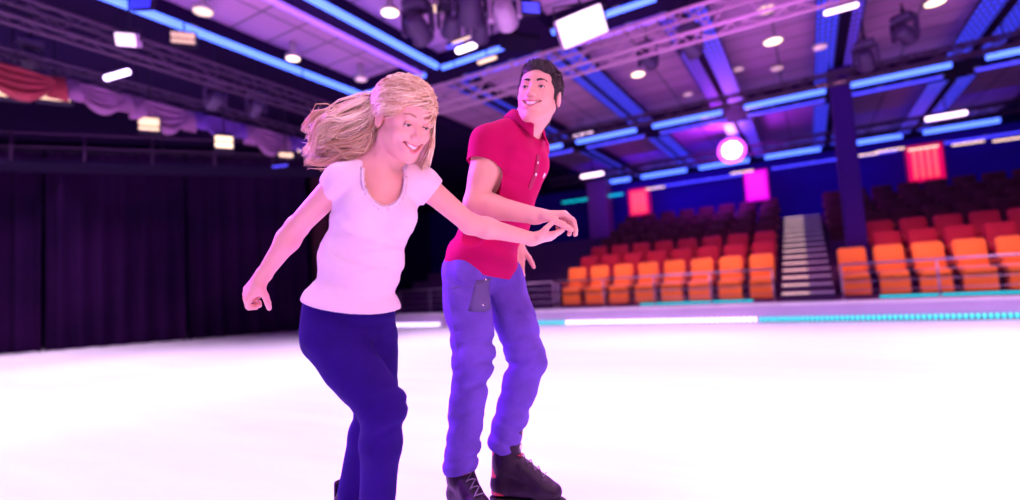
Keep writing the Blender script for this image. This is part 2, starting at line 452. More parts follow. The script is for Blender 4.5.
# pillars
PIL = mat('pillar_paint', (0.035, 0.006, 0.16), 0.8, spec=.1)
def pillar(x, y, w, z0, z1, label, M=PIL):
    e = empty('pillar', (x, y, z0), 0, label, 'pillar')
    MB().box((0, 0, (z1 - z0) / 2), (w, w, z1 - z0)).build('shaft', M, e, bevel=0.02)
    MB().box((0, 0, .06), (w + .06, w + .06, .12)).build('base', M, e, bevel=0.01)
    MB().box((0, 0, z1 - z0 - .08), (w + .08, w + .08, .14)).build('capital', M, e, bevel=0.01)
pillar(0.86, 12.6, 0.36, 0.6, ZC - .05, 'tall violet square pillar rising beside the lit stairs')
PILR = mat('pillar_maroon', (0.20, 0.05, 0.13), 0.6)
pillar(-7.3, 20.2, 0.8, 2.38, ZC - .05, 'maroon pillar at the back of the stand past the joined hands', PILR)
pillar(-5.6, 21.1, 0.5, 2.38, 3.5, 'blue violet pillar under the red lamp box nearest the man')
pillar(-1.2, 21.1, 0.5, 2.38, 3.5, 'blue violet pillar under the magenta lamp box')
pillar(3.3, 21.1, 0.5, 2.38, 3.5, 'dark violet pillar under the largest red lamp box')

# seats
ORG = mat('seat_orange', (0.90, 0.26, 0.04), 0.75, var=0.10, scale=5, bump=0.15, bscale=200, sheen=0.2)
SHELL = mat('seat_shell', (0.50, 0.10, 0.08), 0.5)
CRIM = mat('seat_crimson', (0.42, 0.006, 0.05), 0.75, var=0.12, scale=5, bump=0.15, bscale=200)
REDSH = mat('seat_red_shaded', (0.075, 0.002, 0.022), 0.8, var=0.12, scale=5)  # darker seat red, dimness of the upper rows put into the colour
def make_seat(ORG):
    e = empty('auditorium_seat')
    Mt = rotm((1, 0, 0), R(-12))
    MB().rbox((0, 0.42, 0.62), (0.46, 0.10, 0.56), 0.06, Mt, 3, 1).build('backrest', ORG, e, True)
    MB().rbox((0, 0.14, 0.36), (0.44, 0.46, 0.13), 0.06, rotm((1, 0, 0), R(4)), 3, 2).build('seat', ORG, e, True)
    MB().rbox((0, -0.04, 0.15), (0.44, 0.03, 0.28), 0.02, None, 2, 1).build('front_panel', ORG, e)
    b = MB(); b.box((0, 0.25, 0.15), (0.40, 0.08, 0.30)); b.box((0, 0.2, 0.01), (0.42, 0.3, 0.02)); b.build('base', SHELL, e)
    for s_ in (-1, 1):
        MB().rbox((s_ * 0.242, 0.18, 0.50), (0.035, 0.34, 0.05), 0.015, None, 2, 2).build('armrest', SHELL, e, True)
    return e
protos = [[make_seat(ORG), True], [make_seat(CRIM), True], [make_seat(REDSH), True]]
order = ['front', 'second', 'third', 'fourth', 'fifth', 'sixth', 'seventh']
for k in range(7):
    y = RY0 + k * TREAD + 0.12; z = 0.35 + k * RISE
    blocks = [(-5.28, STX[0] - .04, 'between joined hands and stairs'), (STX[1] + (.06 if k in (0, 4, 5, 6) else .72), 5.6 if k < 3 else 6.6, 'beyond the stairs')]
    for (a, b, w) in blocks:
        n = int((b - a) / 0.53)
        for i in range(n):
            x = a + (b - a) * (i + .5) / n
            pr = proj = None
            v = np.array([x, y, z + .6 - CAMZ]); dpt = v @ FWD; pxx = 510 + FOC * (v @ RIGHT) / dpt
            if pxx > 1040: continue
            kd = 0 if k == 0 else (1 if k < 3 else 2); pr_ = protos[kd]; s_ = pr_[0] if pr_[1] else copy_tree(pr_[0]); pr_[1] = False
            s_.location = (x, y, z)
            tag(s_, '%s padded seat, %s row, block %s' % (('orange', 'crimson', 'shade-darkened red')[kd], order[k], w), 'seat', '%s row of seats %s' % (order[k], w))

# red lamp boxes at the back
REDB = mat('lamp_box_red', (0.6, 0.02, 0.05), 0.5, emit=(1.0, 0.0, 0.07), estr=0.75)
REDT = mat('lamp_tube_red', (0.9, 0.2, 0.1), 0.5, emit=(1.0, 0.09, 0.10), estr=1.3)
MAGB = mat('lamp_box_magenta', (0.6, 0.0, 0.5), 0.5, emit=(0.85, 0.0, 0.65), estr=0.95)
MAGT = mat('lamp_tube_magenta', (0.9, 0.1, 0.7), 0.5, emit=(1.0, 0.02, 0.62), estr=1.3)
def lamp_box(x, y, z, w, h, M1, M2, label):
    e = empty('lamp_box', (x, y, z), 0, label, 'lamp box')
    MB().rbox((0, 0, 0), (w, 0.25, h), 0.05, None, 3, 1).build('housing', M1, e)
    f = MB()
    for s_ in (-1, 1): f.box((s_ * w / 2, -.13, 0), (0.05, 0.06, h)); f.box((0, -.13, s_ * h / 2), (w, .06, .05))
    f.build('frame', mat('lamp_frame', (0.25, 0.01, 0.03), 0.5), e)
    for k in range(4):
        xx = (-.27 + .18 * k) * w
        MB().tube([(xx, -.15, -h * .38), (xx, -.15, h * .38)], 0.05, 8).build('tube', M2, e, True)
lamp_box(-5.75, 20.6, 3.97, 0.85, 1.12, REDB, REDT, 'glowing red lamp box at the back nearest the man')
lamp_box(-1.42, 20.6, 4.0, 0.80, 1.15, MAGB, MAGT, 'glowing magenta lamp box under the bright spotlight')
lamp_box(3.40, 20.5, 3.98, 0.95, 1.2, REDB, REDT, 'largest glowing red lamp box, beyond the stairs')
# fascia light strips on the back wall
for (x0, x1, zz, M_, lab, ry) in ((-9, -6.3, 4.35, TEAL, 'pale teal strip light on the back wall beside the first red lamp box', 20.2), (-5.2, -1.9, 4.55, NEOND, 'blue strip light on the back wall before the magenta lamp box', 20.9), (-.9, 2.8, 4.6, NEOND, 'blue strip light on the back wall between magenta and large red lamp boxes', 20.9), (4.0, 6.9, 4.6, NEOND, 'blue strip light on the back wall past the large red lamp box', 20.9)):
    neon((x0, ry, zz), (x1, ry, zz), M_, lab, r=0.04, nm='strip_light')
for (x0, x1, zz) in ((-5.0, -2.2, 3.1), (1.0, 6.8, 3.15)):
    neon((x0, 20.9, zz), (x1, 20.9, zz), BLUS, ('faint violet strip low on the back wall below the first red lamp box' if x0 < 0 else 'faint violet strip low on the back wall below the large red lamp box'), r=0.03, nm='strip_light')
# small warm dashes under the fascia
WARM = mat('warm_lamp', (1, .8, .6), 0.4, emit=(1.0, 0.62, 0.38), estr=2.2)
WHITE = mat('white_lamp', (1, .9, 1), 0.4, emit=(1.0, 0.72, 1.0), estr=6.0)
YEL = mat('warm_soft', (1, .85, .5), 0.4, emit=(1.0, 0.66, 0.32), estr=0.95)
for i, (px, py, z) in enumerate([(864, 155, 4.75), (890, 150, 4.75), (923, 148, 4.8), (968, 143, 4.8), (1010, 139, 4.8), (655, 188, 4.75), (556, 173, 4.6), (742, 172, 4.75)]):
    w_ = at_depth(px, py, 1); d = w_ - np.array([0, 0, CAMZ]); t = 20.3 / d[1]; p = np.array([0, 0, CAMZ]) + d * t
    e = empty('batten_light', p, 0, 'thin warm batten light at the back, %s' % ['below the neon by the pillar', 'second from the pillar', 'just over the large red lamp box', 'past the large red lamp box', 'furthest from the couple', 'beside the first red lamp box', 'close to the man, low', 'over the magenta lamp box'][i], 'batten light', 'thin batten lights at the back')
    MB().rbox((0, 0, 0), (0.75, 0.05, 0.04), 0.015, None, 2, 0).build('diffuser', WARM, e)
    MB().box((0, 0.05, 0.02), (0.8, 0.06, 0.06)).build('housing', DARKM, e)

# downlights in the coffers
RING = mat('downlight_ring', (0.5, 0.4, 0.5), 0.4, 0.5)
WSOFT = mat('downlight_glow', (1, .85, .7), 0.4, emit=(1.0, 0.72, 0.45), estr=3.0)
WDIM = mat('downlight_dim', (1, .7, .7), 0.4, emit=(0.8, 0.42, 0.5), estr=0.7)
dl = [(390, 12, 5.1, WSOFT, .17, 'over the middle of the second bay'), (293, 58, 4.95, WSOFT, .15, 'near the long blue neon above the drapes'), (361, 79, 5.1, WDIM, .14, 'above the woman\'s head near the bay corner'),
      (437, 8, 5.1, YEL, .15, 'high above the woman, beside the rigging'), (638, 74, 5.5, WSOFT, .19, 'first of the panels past the man'), (773, 41, 5.5, WSOFT, .22, 'in the bay between the LED bands'), (738, 69, 5.5, WDIM, .14, 'faint one left of the stairs bay'), (777, 68, 5.5, WDIM, .17, 'dim one below the bright one by the stairs bay'),
      (688, 94, 5.5, WDIM, .15, 'dim one beyond the first LED band'), (766, 9, 5.5, YEL, .2, 'highest in the bay over the spotlight'), (935, 2, 5.5, WSOFT, .2, 'at the top in the far bay'), (203, 11, 4.9, YEL, .17, 'near the outer end of the long blue neon'), (820, 47, 5.1, WDIM, .15, 'faint one beside the lattice band over the stairs')]
for (px, py, z, M_, r_, w) in dl:
    r_ *= .72
    z = ZC + .21 if z > 5.2 else ZC - .06; p = at_z(px, py, z)
    e = empty('downlight', p, 0, 'round warm ceiling downlight %s' % w, 'downlight')
    MB().lathe([(r_, 0.0), (r_ * .98, -.02), (0.001, -.03)][::-1], (0, 0, 0), 24).build('diffuser', M_, e, True)
    if z < 5.2: MB().cyl((0, 0, 0.02), (0, 0, 0.29), 0.05, 12).build('stem', RING, e, True)
    MB().lathe([(r_ * 1.15, 0.02 if z > 5.2 else .04), (r_ * 1.15, -.012), (r_ * 1.02, -.015), (r_ * 1.02, .01)], (0, 0, 0), 24).build('trim_ring', RING, e, True)

# ================================================================== RIGGING
def truss(a, b, w, label, step=0.6, STEEL=STEEL):
    a = np.array(a, float); b = np.array(b, float); L = np.linalg.norm(b - a); d = (b - a) / L
    mid = (a + b) / 2
    e = empty('lighting_truss', mid, math.atan2(d[1], d[0]), label, 'truss', 'lighting trusses')
    cs = [(-w / 2, -w / 2), (w / 2, -w / 2), (w / 2, w / 2), (-w / 2, w / 2)]
    for (y, z) in cs:
        MB().tube([(-L / 2, y, z), (L / 2, y, z)], 0.026, 8).build('chord', STEEL, e, True)
    n = int(L / step)
    for k in range(n):
        x0 = -L / 2 + L * k / n; x1 = -L / 2 + L * (k + 1) / n; xm = (x0 + x1) / 2
        mb = MB()
        for i in range(4):
            p, q = cs[i], cs[(i + 1) % 4]
            mb.tube([(x0, *p), (xm, *q), (x1, *p)], 0.011, 6)
        mb.build('lacing', STEEL, e, True)
    for x in (-L * .38, L * .38):
        MB().cyl((x, 0, w / 2), (x, 0, ZC - mid[2] + .01), 0.01, 6).build('hanger', DARKM, e)
    return e
truss((-6.2, 7.25, 4.33), (2.6, 7.25, 4.33), 0.34, 'steel box truss crossing above the man\'s head in front of the far bays', STEEL=STEEL_LIT)
truss((-7.5, -1.5, 4.33), (-7.5, 6.9, 4.33), 0.24, 'steel box truss running away above the dark drapes')
truss((-8.75, 0.6, 4.2), (-8.75, 8.2, 4.2), 0.22, 'lower steel truss carrying the cloth swags and warm blinders')
truss((-8.0, 16.9, 4.55), (6.5, 16.9, 4.55), 0.24, 'far steel truss near the back wall carrying the magenta spotlight', 0.9)
truss((-6.0, 11.9, 4.62), (4.5, 11.9, 4.62), 0.20, 'thin steel truss under the middle ceiling bays', 0.8)

# ---- moving head lamps
LENS_V = mat('lens_violet', (.5, .4, 1), 0.2, emit=(0.45, 0.25, 1.0), estr=1.6)
LENS_P = mat('lens_pink', (.9, .6, .9), 0.2, emit=(1.0, 0.55, 0.95), estr=1.1)
HEADM = mat('fixture_shell', (0.05, 0.02, 0.09), 0.5, spec=.3)
HEADL = mat('fixture_shell_pale', (0.40, 0.24, 0.44), 0.4)
def moving_head(p, yaw, tilt, lens, label, s=1.0, shell=None, grp=None):
    shell = shell or HEADM
    e = empty('moving_head_light', p, yaw, label, 'stage light', grp)
    MB().rbox((0, 0, 0.26 * s), (.30 * s, .26 * s, .11 * s), .04 * s).build('base', shell, e, True)
    MB().cyl((0, 0, 0.3 * s), (0, 0, 0.42 * s), .03 * s, 10).build('clamp', DARKM, e)
    y = MB()
    for s_ in (-1, 1): y.rbox((s_ * .17 * s, 0, .08 * s), (.045 * s, .10 * s, .30 * s), .02 * s)
    y.box((0, 0, .20 * s), (.34 * s, .10 * s, .03 * s)); y.build('yoke', shell, e)
    M_ = rotm((1, 0, 0), tilt)
    h = MB().lathe([(.07 * s, -.17 * s), (.11 * s, -.13 * s), (.125 * s, 0), (.12 * s, .12 * s), (.135 * s, .16 * s), (.125 * s, .165 * s)], (0, 0, 0), 20, M_).build('head', shell, e, True)
    MB().lathe([(.11 * s, .160 * s), (.09 * s, .178 * s), (.001, .19 * s)], (0, 0, 0), 20, M_).build('lens', lens, h, True)
    return e
def face(p):   # yaw so that local -Y.. tilt aims lens to the rink centre
    return math.atan2(-(0 - p[0]), (0 - p[1]))
BLUE_L = mat('lens_blue', (.1, .1, .9), .3, emit=(.05, .05, 1.0), estr=2.0)
mh = [((505, 14), 6.0, LENS_P, 'pale pink lit moving head lamp above and left of the man\'s head', 1.0, HEADL),
      ((452, 24), 7.2, LENS_V, 'moving head lamp hanging above the woman\'s head, nearest the bay corner', 1.1, HEADM),
      ((480, 30), 7.4, LENS_P, 'moving head lamp between the warm lamps above the woman and the man', 1.0, HEADM),
      ((418, 28), 7.0, LENS_V, 'moving head lamp in front of the purple panel, first over the woman', 1.2, HEADM),
      ((690, 46), 7.6, LENS_V, 'moving head lamp hung on the big truss by the first LED bands', 1.0, HEADM),
      ((648, 60), 8.2, LENS_P, 'moving head lamp on the big truss right of the man', .9, HEADM),
      ((866, 60), 8.6, LENS_V, 'moving head lamp beside the lattice band over the stairs', 1.0, HEADM),
      ((905, 34), 8.2, LENS_P, 'dark moving head lamp below the far bay panels', 1.0, HEADM),
      ((470, 8), 6.3, LENS_V, 'topmost moving head lamp at the centre of the rigging', 1.2, HEADM),
      ((30, 60), 7.0, BLUE_L, 'moving head lamp high over the dark drapes, nearest the edge of view', .9, HEADM),
      ((215, 100), 8.2, BLUE_L, 'moving head lamp over the swags near the long blue neon', .9, HEADM),
      ((256, 108), 9.0, LENS_V, 'moving head lamp behind the woman\'s flying hair', .9, HEADM)]
for (px, d, ln, lab, s_, sh) in mh:
    p = at_depth(*px, d)
    e = moving_head(p, math.atan2(p[0], -p[1]) + random.uniform(-.5, .5), R(115 + random.uniform(-15, 15)), ln, lab, s_, sh)
    hz = (ZC if p[2] < ZC - .3 else ZC + .05) - p[2]
    MB().cyl((0, 0, .4 * s_), (0, 0, max(hz, .45)), .015, 8).build('drop_pole', DARKM, e)

# ---- small lamps stretched into bars, imitating motion streaks of their light
def streak_lamp(px, py, z, L, M, label, rz=0.0, r=0.035, d=None):
    p = at_z(px, py, z) if d is None else at_depth(px, py, d)
    e = empty('streak_lamp', p, rz, label, 'streak lamp')
    MB().tube([(-L / 2, 0, 0), (-L / 2 + .02, 0, 0), (L / 2 - .02, 0, 0), (L / 2, 0, 0)], [r * .6, r, r, r * .6], 10).build('light_tube', M, e, True)
    MB().box((0, 0, r + .01), (L * .96, 2 * r, .03)).build('housing', DARKM, e)
    MB().cyl((0, 0, r), (0, 0, max(.1, ZC - p[2])), .012, 6).build('drop_rod', DARKM, e)
PINKW = mat('pink_white_lamp', (1, .8, 1), .4, emit=(1.0, 0.62, 0.95), estr=4.0)
PINKS = mat('pink_soft_lamp', (1, .6, .8), .4, emit=(1.0, 0.30, 0.55), estr=1.6)
streak_lamp(841, 9, 4.6, .42, PINKW, 'bright pink white streak lamp over the lattice band above the stairs')
streak_lamp(831, 83, 4.6, .50, PINKS, 'pink streak lamp at the foot of the lattice band above the stairs', r=.025)
streak_lamp(946, 116, 4.45, .80, PINKW, 'brightest pink white streak lamp beyond the stairs, above the large red lamp box', r=.055)
streak_lamp(583, 135, 4.6, .55, PINKW, 'pink white LED bar just right of the man\'s shoulder', r=.035)
streak_lamp(592, 175, 4.3, .75, PINKW, 'pink white streak lamp low behind the man, above the joined hands', r=.055)
streak_lamp(466, 48, 4.6, .36, WHITE, 'bright warm white LED bar between the woman\'s and the man\'s heads', r=.045)
streak_lamp(487, 60, 4.6, .36, YEL, 'soft yellow LED bar just left of the man\'s hair', r=.03)
streak_lamp(461, 40, 4.7, .34, YEL, 'thin yellow streak lamp over the bright one between the two heads', r=.015)
streak_lamp(117, 75, 4.2, .50, mat('violet_white_lamp', (.8, .7, 1), .4, emit=(.75, .5, 1), estr=6), 'violet white streak lamp with a blue glow above the swags', R(10), r=.04)
streak_lamp(137, 109, 4.0, .48, WARM, 'thin warm white streak lamp under the swags above the first blinder', R(15), r=.022)
streak_lamp(307, 150, 3.9, .36, WARM, 'warm white LED bar at the tips of the woman\'s flying hair', R(30), r=.03)
streak_lamp(280, 166, 3.7, .36, NEOND, 'thin blue LED bar below the blinders left of the woman\'s shoulder', R(20), r=.02)
streak_lamp(455, 45, 4.75, .3, NEOND, 'small blue streak lamp by the lamps between the heads', r=.03)
# blinders: stacked warm boxes
def blinder(px, py, z, w, hs, M, label, rz=R(60)):
    p = at_z(px, py, z)
    e = empty('blinder_light', p, rz, label, 'blinder light')
    H_ = sum(hs) + .03 * (len(hs) + 1)
    MB().rbox((0, .06, 0), (w + .04, .10, H_ + .02), .02, None, 2, 1).build('housing', DARKM, e)
    zz = H_ / 2 - .03
    for h_ in hs:
        MB().rbox((0, 0, zz - h_ / 2), (w, .05, h_), .012, None, 2, 1).build('lamp_panel', M, e); zz -= h_ + .03
    MB().cyl((0, .06, H_ / 2), (0, .06, max(H_ / 2 + .05, ZC - .02 - p[2])), .012, 6).build('drop_rod', DARKM, e)
blinder(10, 93, 3.85, .34, (.10,), YEL, 'warm blinder lamp at the very edge of view below the blue corner')
blinder(53, 98, 3.85, .36, (.055,), YEL, 'long flat warm blinder under the red swag')
blinder(149, 124, 3.7, .26, (.12, .04), YEL, 'two part warm blinder under the middle of the swags')
blinder(224, 142, 3.6, .26, (.08, .08), mat('warm_bright', (1, .85, .5), .4, emit=(1.0, 0.72, 0.42), estr=1.6), 'brightest two part yellow blinder under the swags')
blinder(286, 155, 3.6, .24, (.07,), YEL, 'warm blinder nearest the woman\'s shoulder, left of her hair')
blinder(312, 162, 3.6, .22, (.05,), mat('warm_dimmer', (1, .8, .5), .4, emit=(.6, .36, .16), estr=.7), 'dim brown blinder behind the tips of the woman\'s hair')
blinder(183, 38, 4.75, .30, (.07, .05), mat('warm_dimmer', (1, .8, .5)), 'dim warm blinder beneath the start of the long blue neon', R(50))
# big lit panels
PW = mat('lit_panel', (1, .9, 1), .5, emit=(1.0, .70, .92), estr=1.05)
def flood(px, py, d, w, h, rz, tilt, label, roll=0):
    p = at_depth(px, py, d); e = empty('flood_panel', p, rz, label, 'flood light')
    M_ = rotm((0, 1, 0), roll) @ rotm((1, 0, 0), tilt)
    MB().rbox((0, 0, 0), (w, .09, h), .02, M_, 2, 1).build('housing', HEADL, e)
    MB().rbox(M_ @ np.array([0, -.05, 0]), (w * .96, .03, h * .95), .015, M_, 2, 1).build('lamp_panel', PW, e)
    y = MB()
    for s_ in (-1, 1): y.tube([M_ @ np.array([s_ * (w / 2 + .02), 0, 0]), np.array([s_ * (w / 2 + .02), 0, h * .75]), np.array([0, 0, h * .85])], .012, 6)
    y.cyl((0, 0, h * .85), (0, 0, max(h, ZC - p[2] + .1)), .012, 6); y.build('yoke', DARKM, e)
flood(129, 40, 6.4, .30, .16, YAW - R(10), R(20), 'small bright pinkish flood panel over the dark drapes', R(12))
flood(581, 27, 5.6, .54, .31, YAW, R(24), 'large glowing white box hanging above the man', R(-20))
# blue LED panel
p = at_depth(531, 9, 6.2)
e = empty('screen_light', p, YAW, 'small blue striped LED panel just above the man\'s hair, beside the white box', 'screen light')
MB().rbox((0, 0, 0), (.24, .06, .16), .02, None, 2, 1).build('housing', DARKM, e)
for k in range(3): MB().rbox((0.0, -.035, .045 - .045 * k), (.2, .02, .022), .008, rotm((0, 1, 0), R(8)), 2, 1).build('led_strip', BLUE_L, e)
MB().cyl((0, 0, .08), (0, 0, max(ZC - p[2], .2)), .012, 6).build('drop_rod', DARKM, e)
p = at_depth(143, 3, 6.8)
e = empty('screen_light', p, YAW - R(20), 'blue LED panel at the top over the dark drapes', 'screen light')
MB().rbox((0, 0, 0), (.42, .06, .20), .02, rotm((0, 1, 0), R(12)), 2, 1).build('housing', DARKM, e)
MB().rbox((0, -.035, 0), (.38, .02, .16), .008, rotm((0, 1, 0), R(12)), 2, 1).build('led_screen', mat('blue_dim', (.05, .05, .8), .3, emit=(.03, .03, .9), estr=1.0), e)
MB().cyl((0, 0, .08), (0, 0, max(ZC - p[2], .2)), .012, 6).build('drop_rod', DARKM, e)

# loudspeaker array above the couple
e = empty('speaker_array', at_depth(520, 36, 8.6), YAW + R(20), 'black hanging loudspeaker array between the heads of the couple', 'loudspeaker')
for k in range(3):
    M_ = rotm((1, 0, 0), R(-6 * k))
    c = np.array([0, .03 * k, .35 - .2 * k])
    b_ = MB().rbox(c, (.62, .34, .18), .03, M_, 2, 2).build('cabinet', BLACK, e)
    MB().box(c + M_ @ np.array([0, -.175, 0]), (.56, .015, .14), M_).build('grille', DARKM, b_)
MB().box((0, 0, .47), (.4, .3, .04)).build('rigging_frame', STEEL, e)
MB().cyl((0, 0, .47), (0, 0, .95), .02, 6).build('chain', DARKM, e)

# magenta spotlight
p = at_depth(732, 152, 15.6)
e = empty('spotlight', p, face(p), 'dazzling magenta white spotlight over the middle of the seats', 'spotlight')
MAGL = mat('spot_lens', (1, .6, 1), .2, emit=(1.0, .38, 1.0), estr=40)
aim = np.array([0, 0, CAMZ]) - p; aim /= np.linalg.norm(aim)
MB().lathe([(.12, .30), (.17, .22), (.20, 0), (.28, -.16), (.26, -.17)], (0, 0, 0), 24, np.array(Vector((0, 1, 0)).rotation_difference(Vector((0, 1, 0))).to_matrix()) @ rotm((1, 0, 0), R(-90 - 8))).build('can', DARKM, e, True)
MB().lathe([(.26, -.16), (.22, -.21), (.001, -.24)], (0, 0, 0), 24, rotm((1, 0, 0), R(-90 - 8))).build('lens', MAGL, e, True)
MB().lathe([(.27, -.175), (.40, -.165), (.40, -.14), (.27, -.15)], (0, 0, 0), 28, rotm((1, 0, 0), R(-90 - 8))).build('halo_ring', mat('halo_magenta', (.8, .1, .8), .3, emit=(.75, .10, 1.0), estr=2.2), e, True)  # glowing ring added to imitate the magenta halo around the lens
y = MB()
for s_ in (-1, 1): y.tube([(s_ * .24, 0, 0), (s_ * .24, 0, .28), (0, 0, .34)], .02, 6)
y.cyl((0, 0, .34), (0, 0, ZC - p[2]), .02, 6); y.build('yoke', DARKM, e)
e.rotation_euler = (0, 0, math.atan2(aim[1], aim[0]) + PI / 2)

# cloth swags on the lower truss
SW = [mat('swag_red', (0.30, 0.02, 0.05), .8, var=.4, scale=6), mat('swag_pink', (0.24, 0.08, 0.26), .8, var=.5, scale=5), mat('swag_violet', (0.12, 0.03, 0.34), .8, var=.4, scale=5)]
def swag(y0, y1, x, z, drop, M, label):
    e = empty('cloth_swag', (x, (y0 + y1) / 2, z), 0, label, 'cloth swag')
    L = y1 - y0; n = 28; mrows = 16; vs = []; fs = []
    for j in range(mrows + 1):
        v = j / mrows
        for i in range(n + 1):
            u = i / n
            sag = (1 - (2 * u - 1) ** 2)
            zz = -(.02 + v * drop) * (0.25 + sag) + .015 * math.sin(20 * v + 5 * u)
            xx = .05 * math.sin(v * 22 + 2 * u) * (0.3 + sag) + .06 * sag
            vs.append((xx, -L / 2 + L * u, zz))
    W = n + 1
    for j in range(mrows):
        for i in range(n): fs.append((j * W + i, j * W + i + 1, (j + 1) * W + i + 1, (j + 1) * W + i))
    o = MB().add(vs, fs).build('cloth', M, e, True)
    so = o.modifiers.new('thick', 'SOLIDIFY'); so.thickness = .012
    for s_ in (-1, 1):
        mb = MB()
        for q in range(5):
            mb.tube([(0.01 * q, s_ * L / 2 + (q - 2) * .025, 0.02), (0.02 * q, s_ * L / 2 + (q - 2) * .03, -drop * .5), (.0, s_ * L / 2 + (q - 2) * .045, -drop * .95)], [.015, .022, .03], 8)
        mb.build('tail', M, e, True)
ysw = [1.9, 2.9, 3.7, 4.6, 5.5, 6.4, 7.4]
labs = ['red and pink cloth swag nearest the edge of view, over the dark drapes', 'pale pink cloth swag, second along the lower truss', 'pale mauve cloth swag in the middle of the lower truss', 'violet cloth swag under the long blue neon', 'mauve cloth swag, second from the woman\'s hair', 'violet cloth swag directly behind the woman\'s flying hair']
for i in range(6):
    swag(ysw[i] + .08, ysw[i + 1] - .08, -8.62, 4.07, (.30, .26, .34, .26, .34, .26)[i], SW[(0, 1, 1, 2, 1, 2)[i]], labs[i])
# dim catwalk shelf behind swags
e = empty('catwalk', (-11.7, 5.5, 3.80), ang, 'dark catwalk above the drapes with a faint magenta handrail', 'catwalk')
MB().box((0, 0, 0), (9.0, .8, .08)).build('deck', BLACK, e)
MR = mat('magenta_paint', (0.035, 0.002, 0.05), .7)
for z in (.28, .55): MB().tube([(-4.5, -.4, z), (4.5, -.4, z)], .025, 8).build('handrail', MR, e, True)
for k in range(9): MB().cyl((-4.5 + 1.125 * k, -.4, 0), (-4.5 + 1.125 * k, -.4, .55), .02, 8).build('post', MR, e, True)
for x in (-4, 0, 4): MB().cyl((x, .38, 0), (x, .38, ZC - 3.8), .02, 6).build('hanger', DARKM, e)

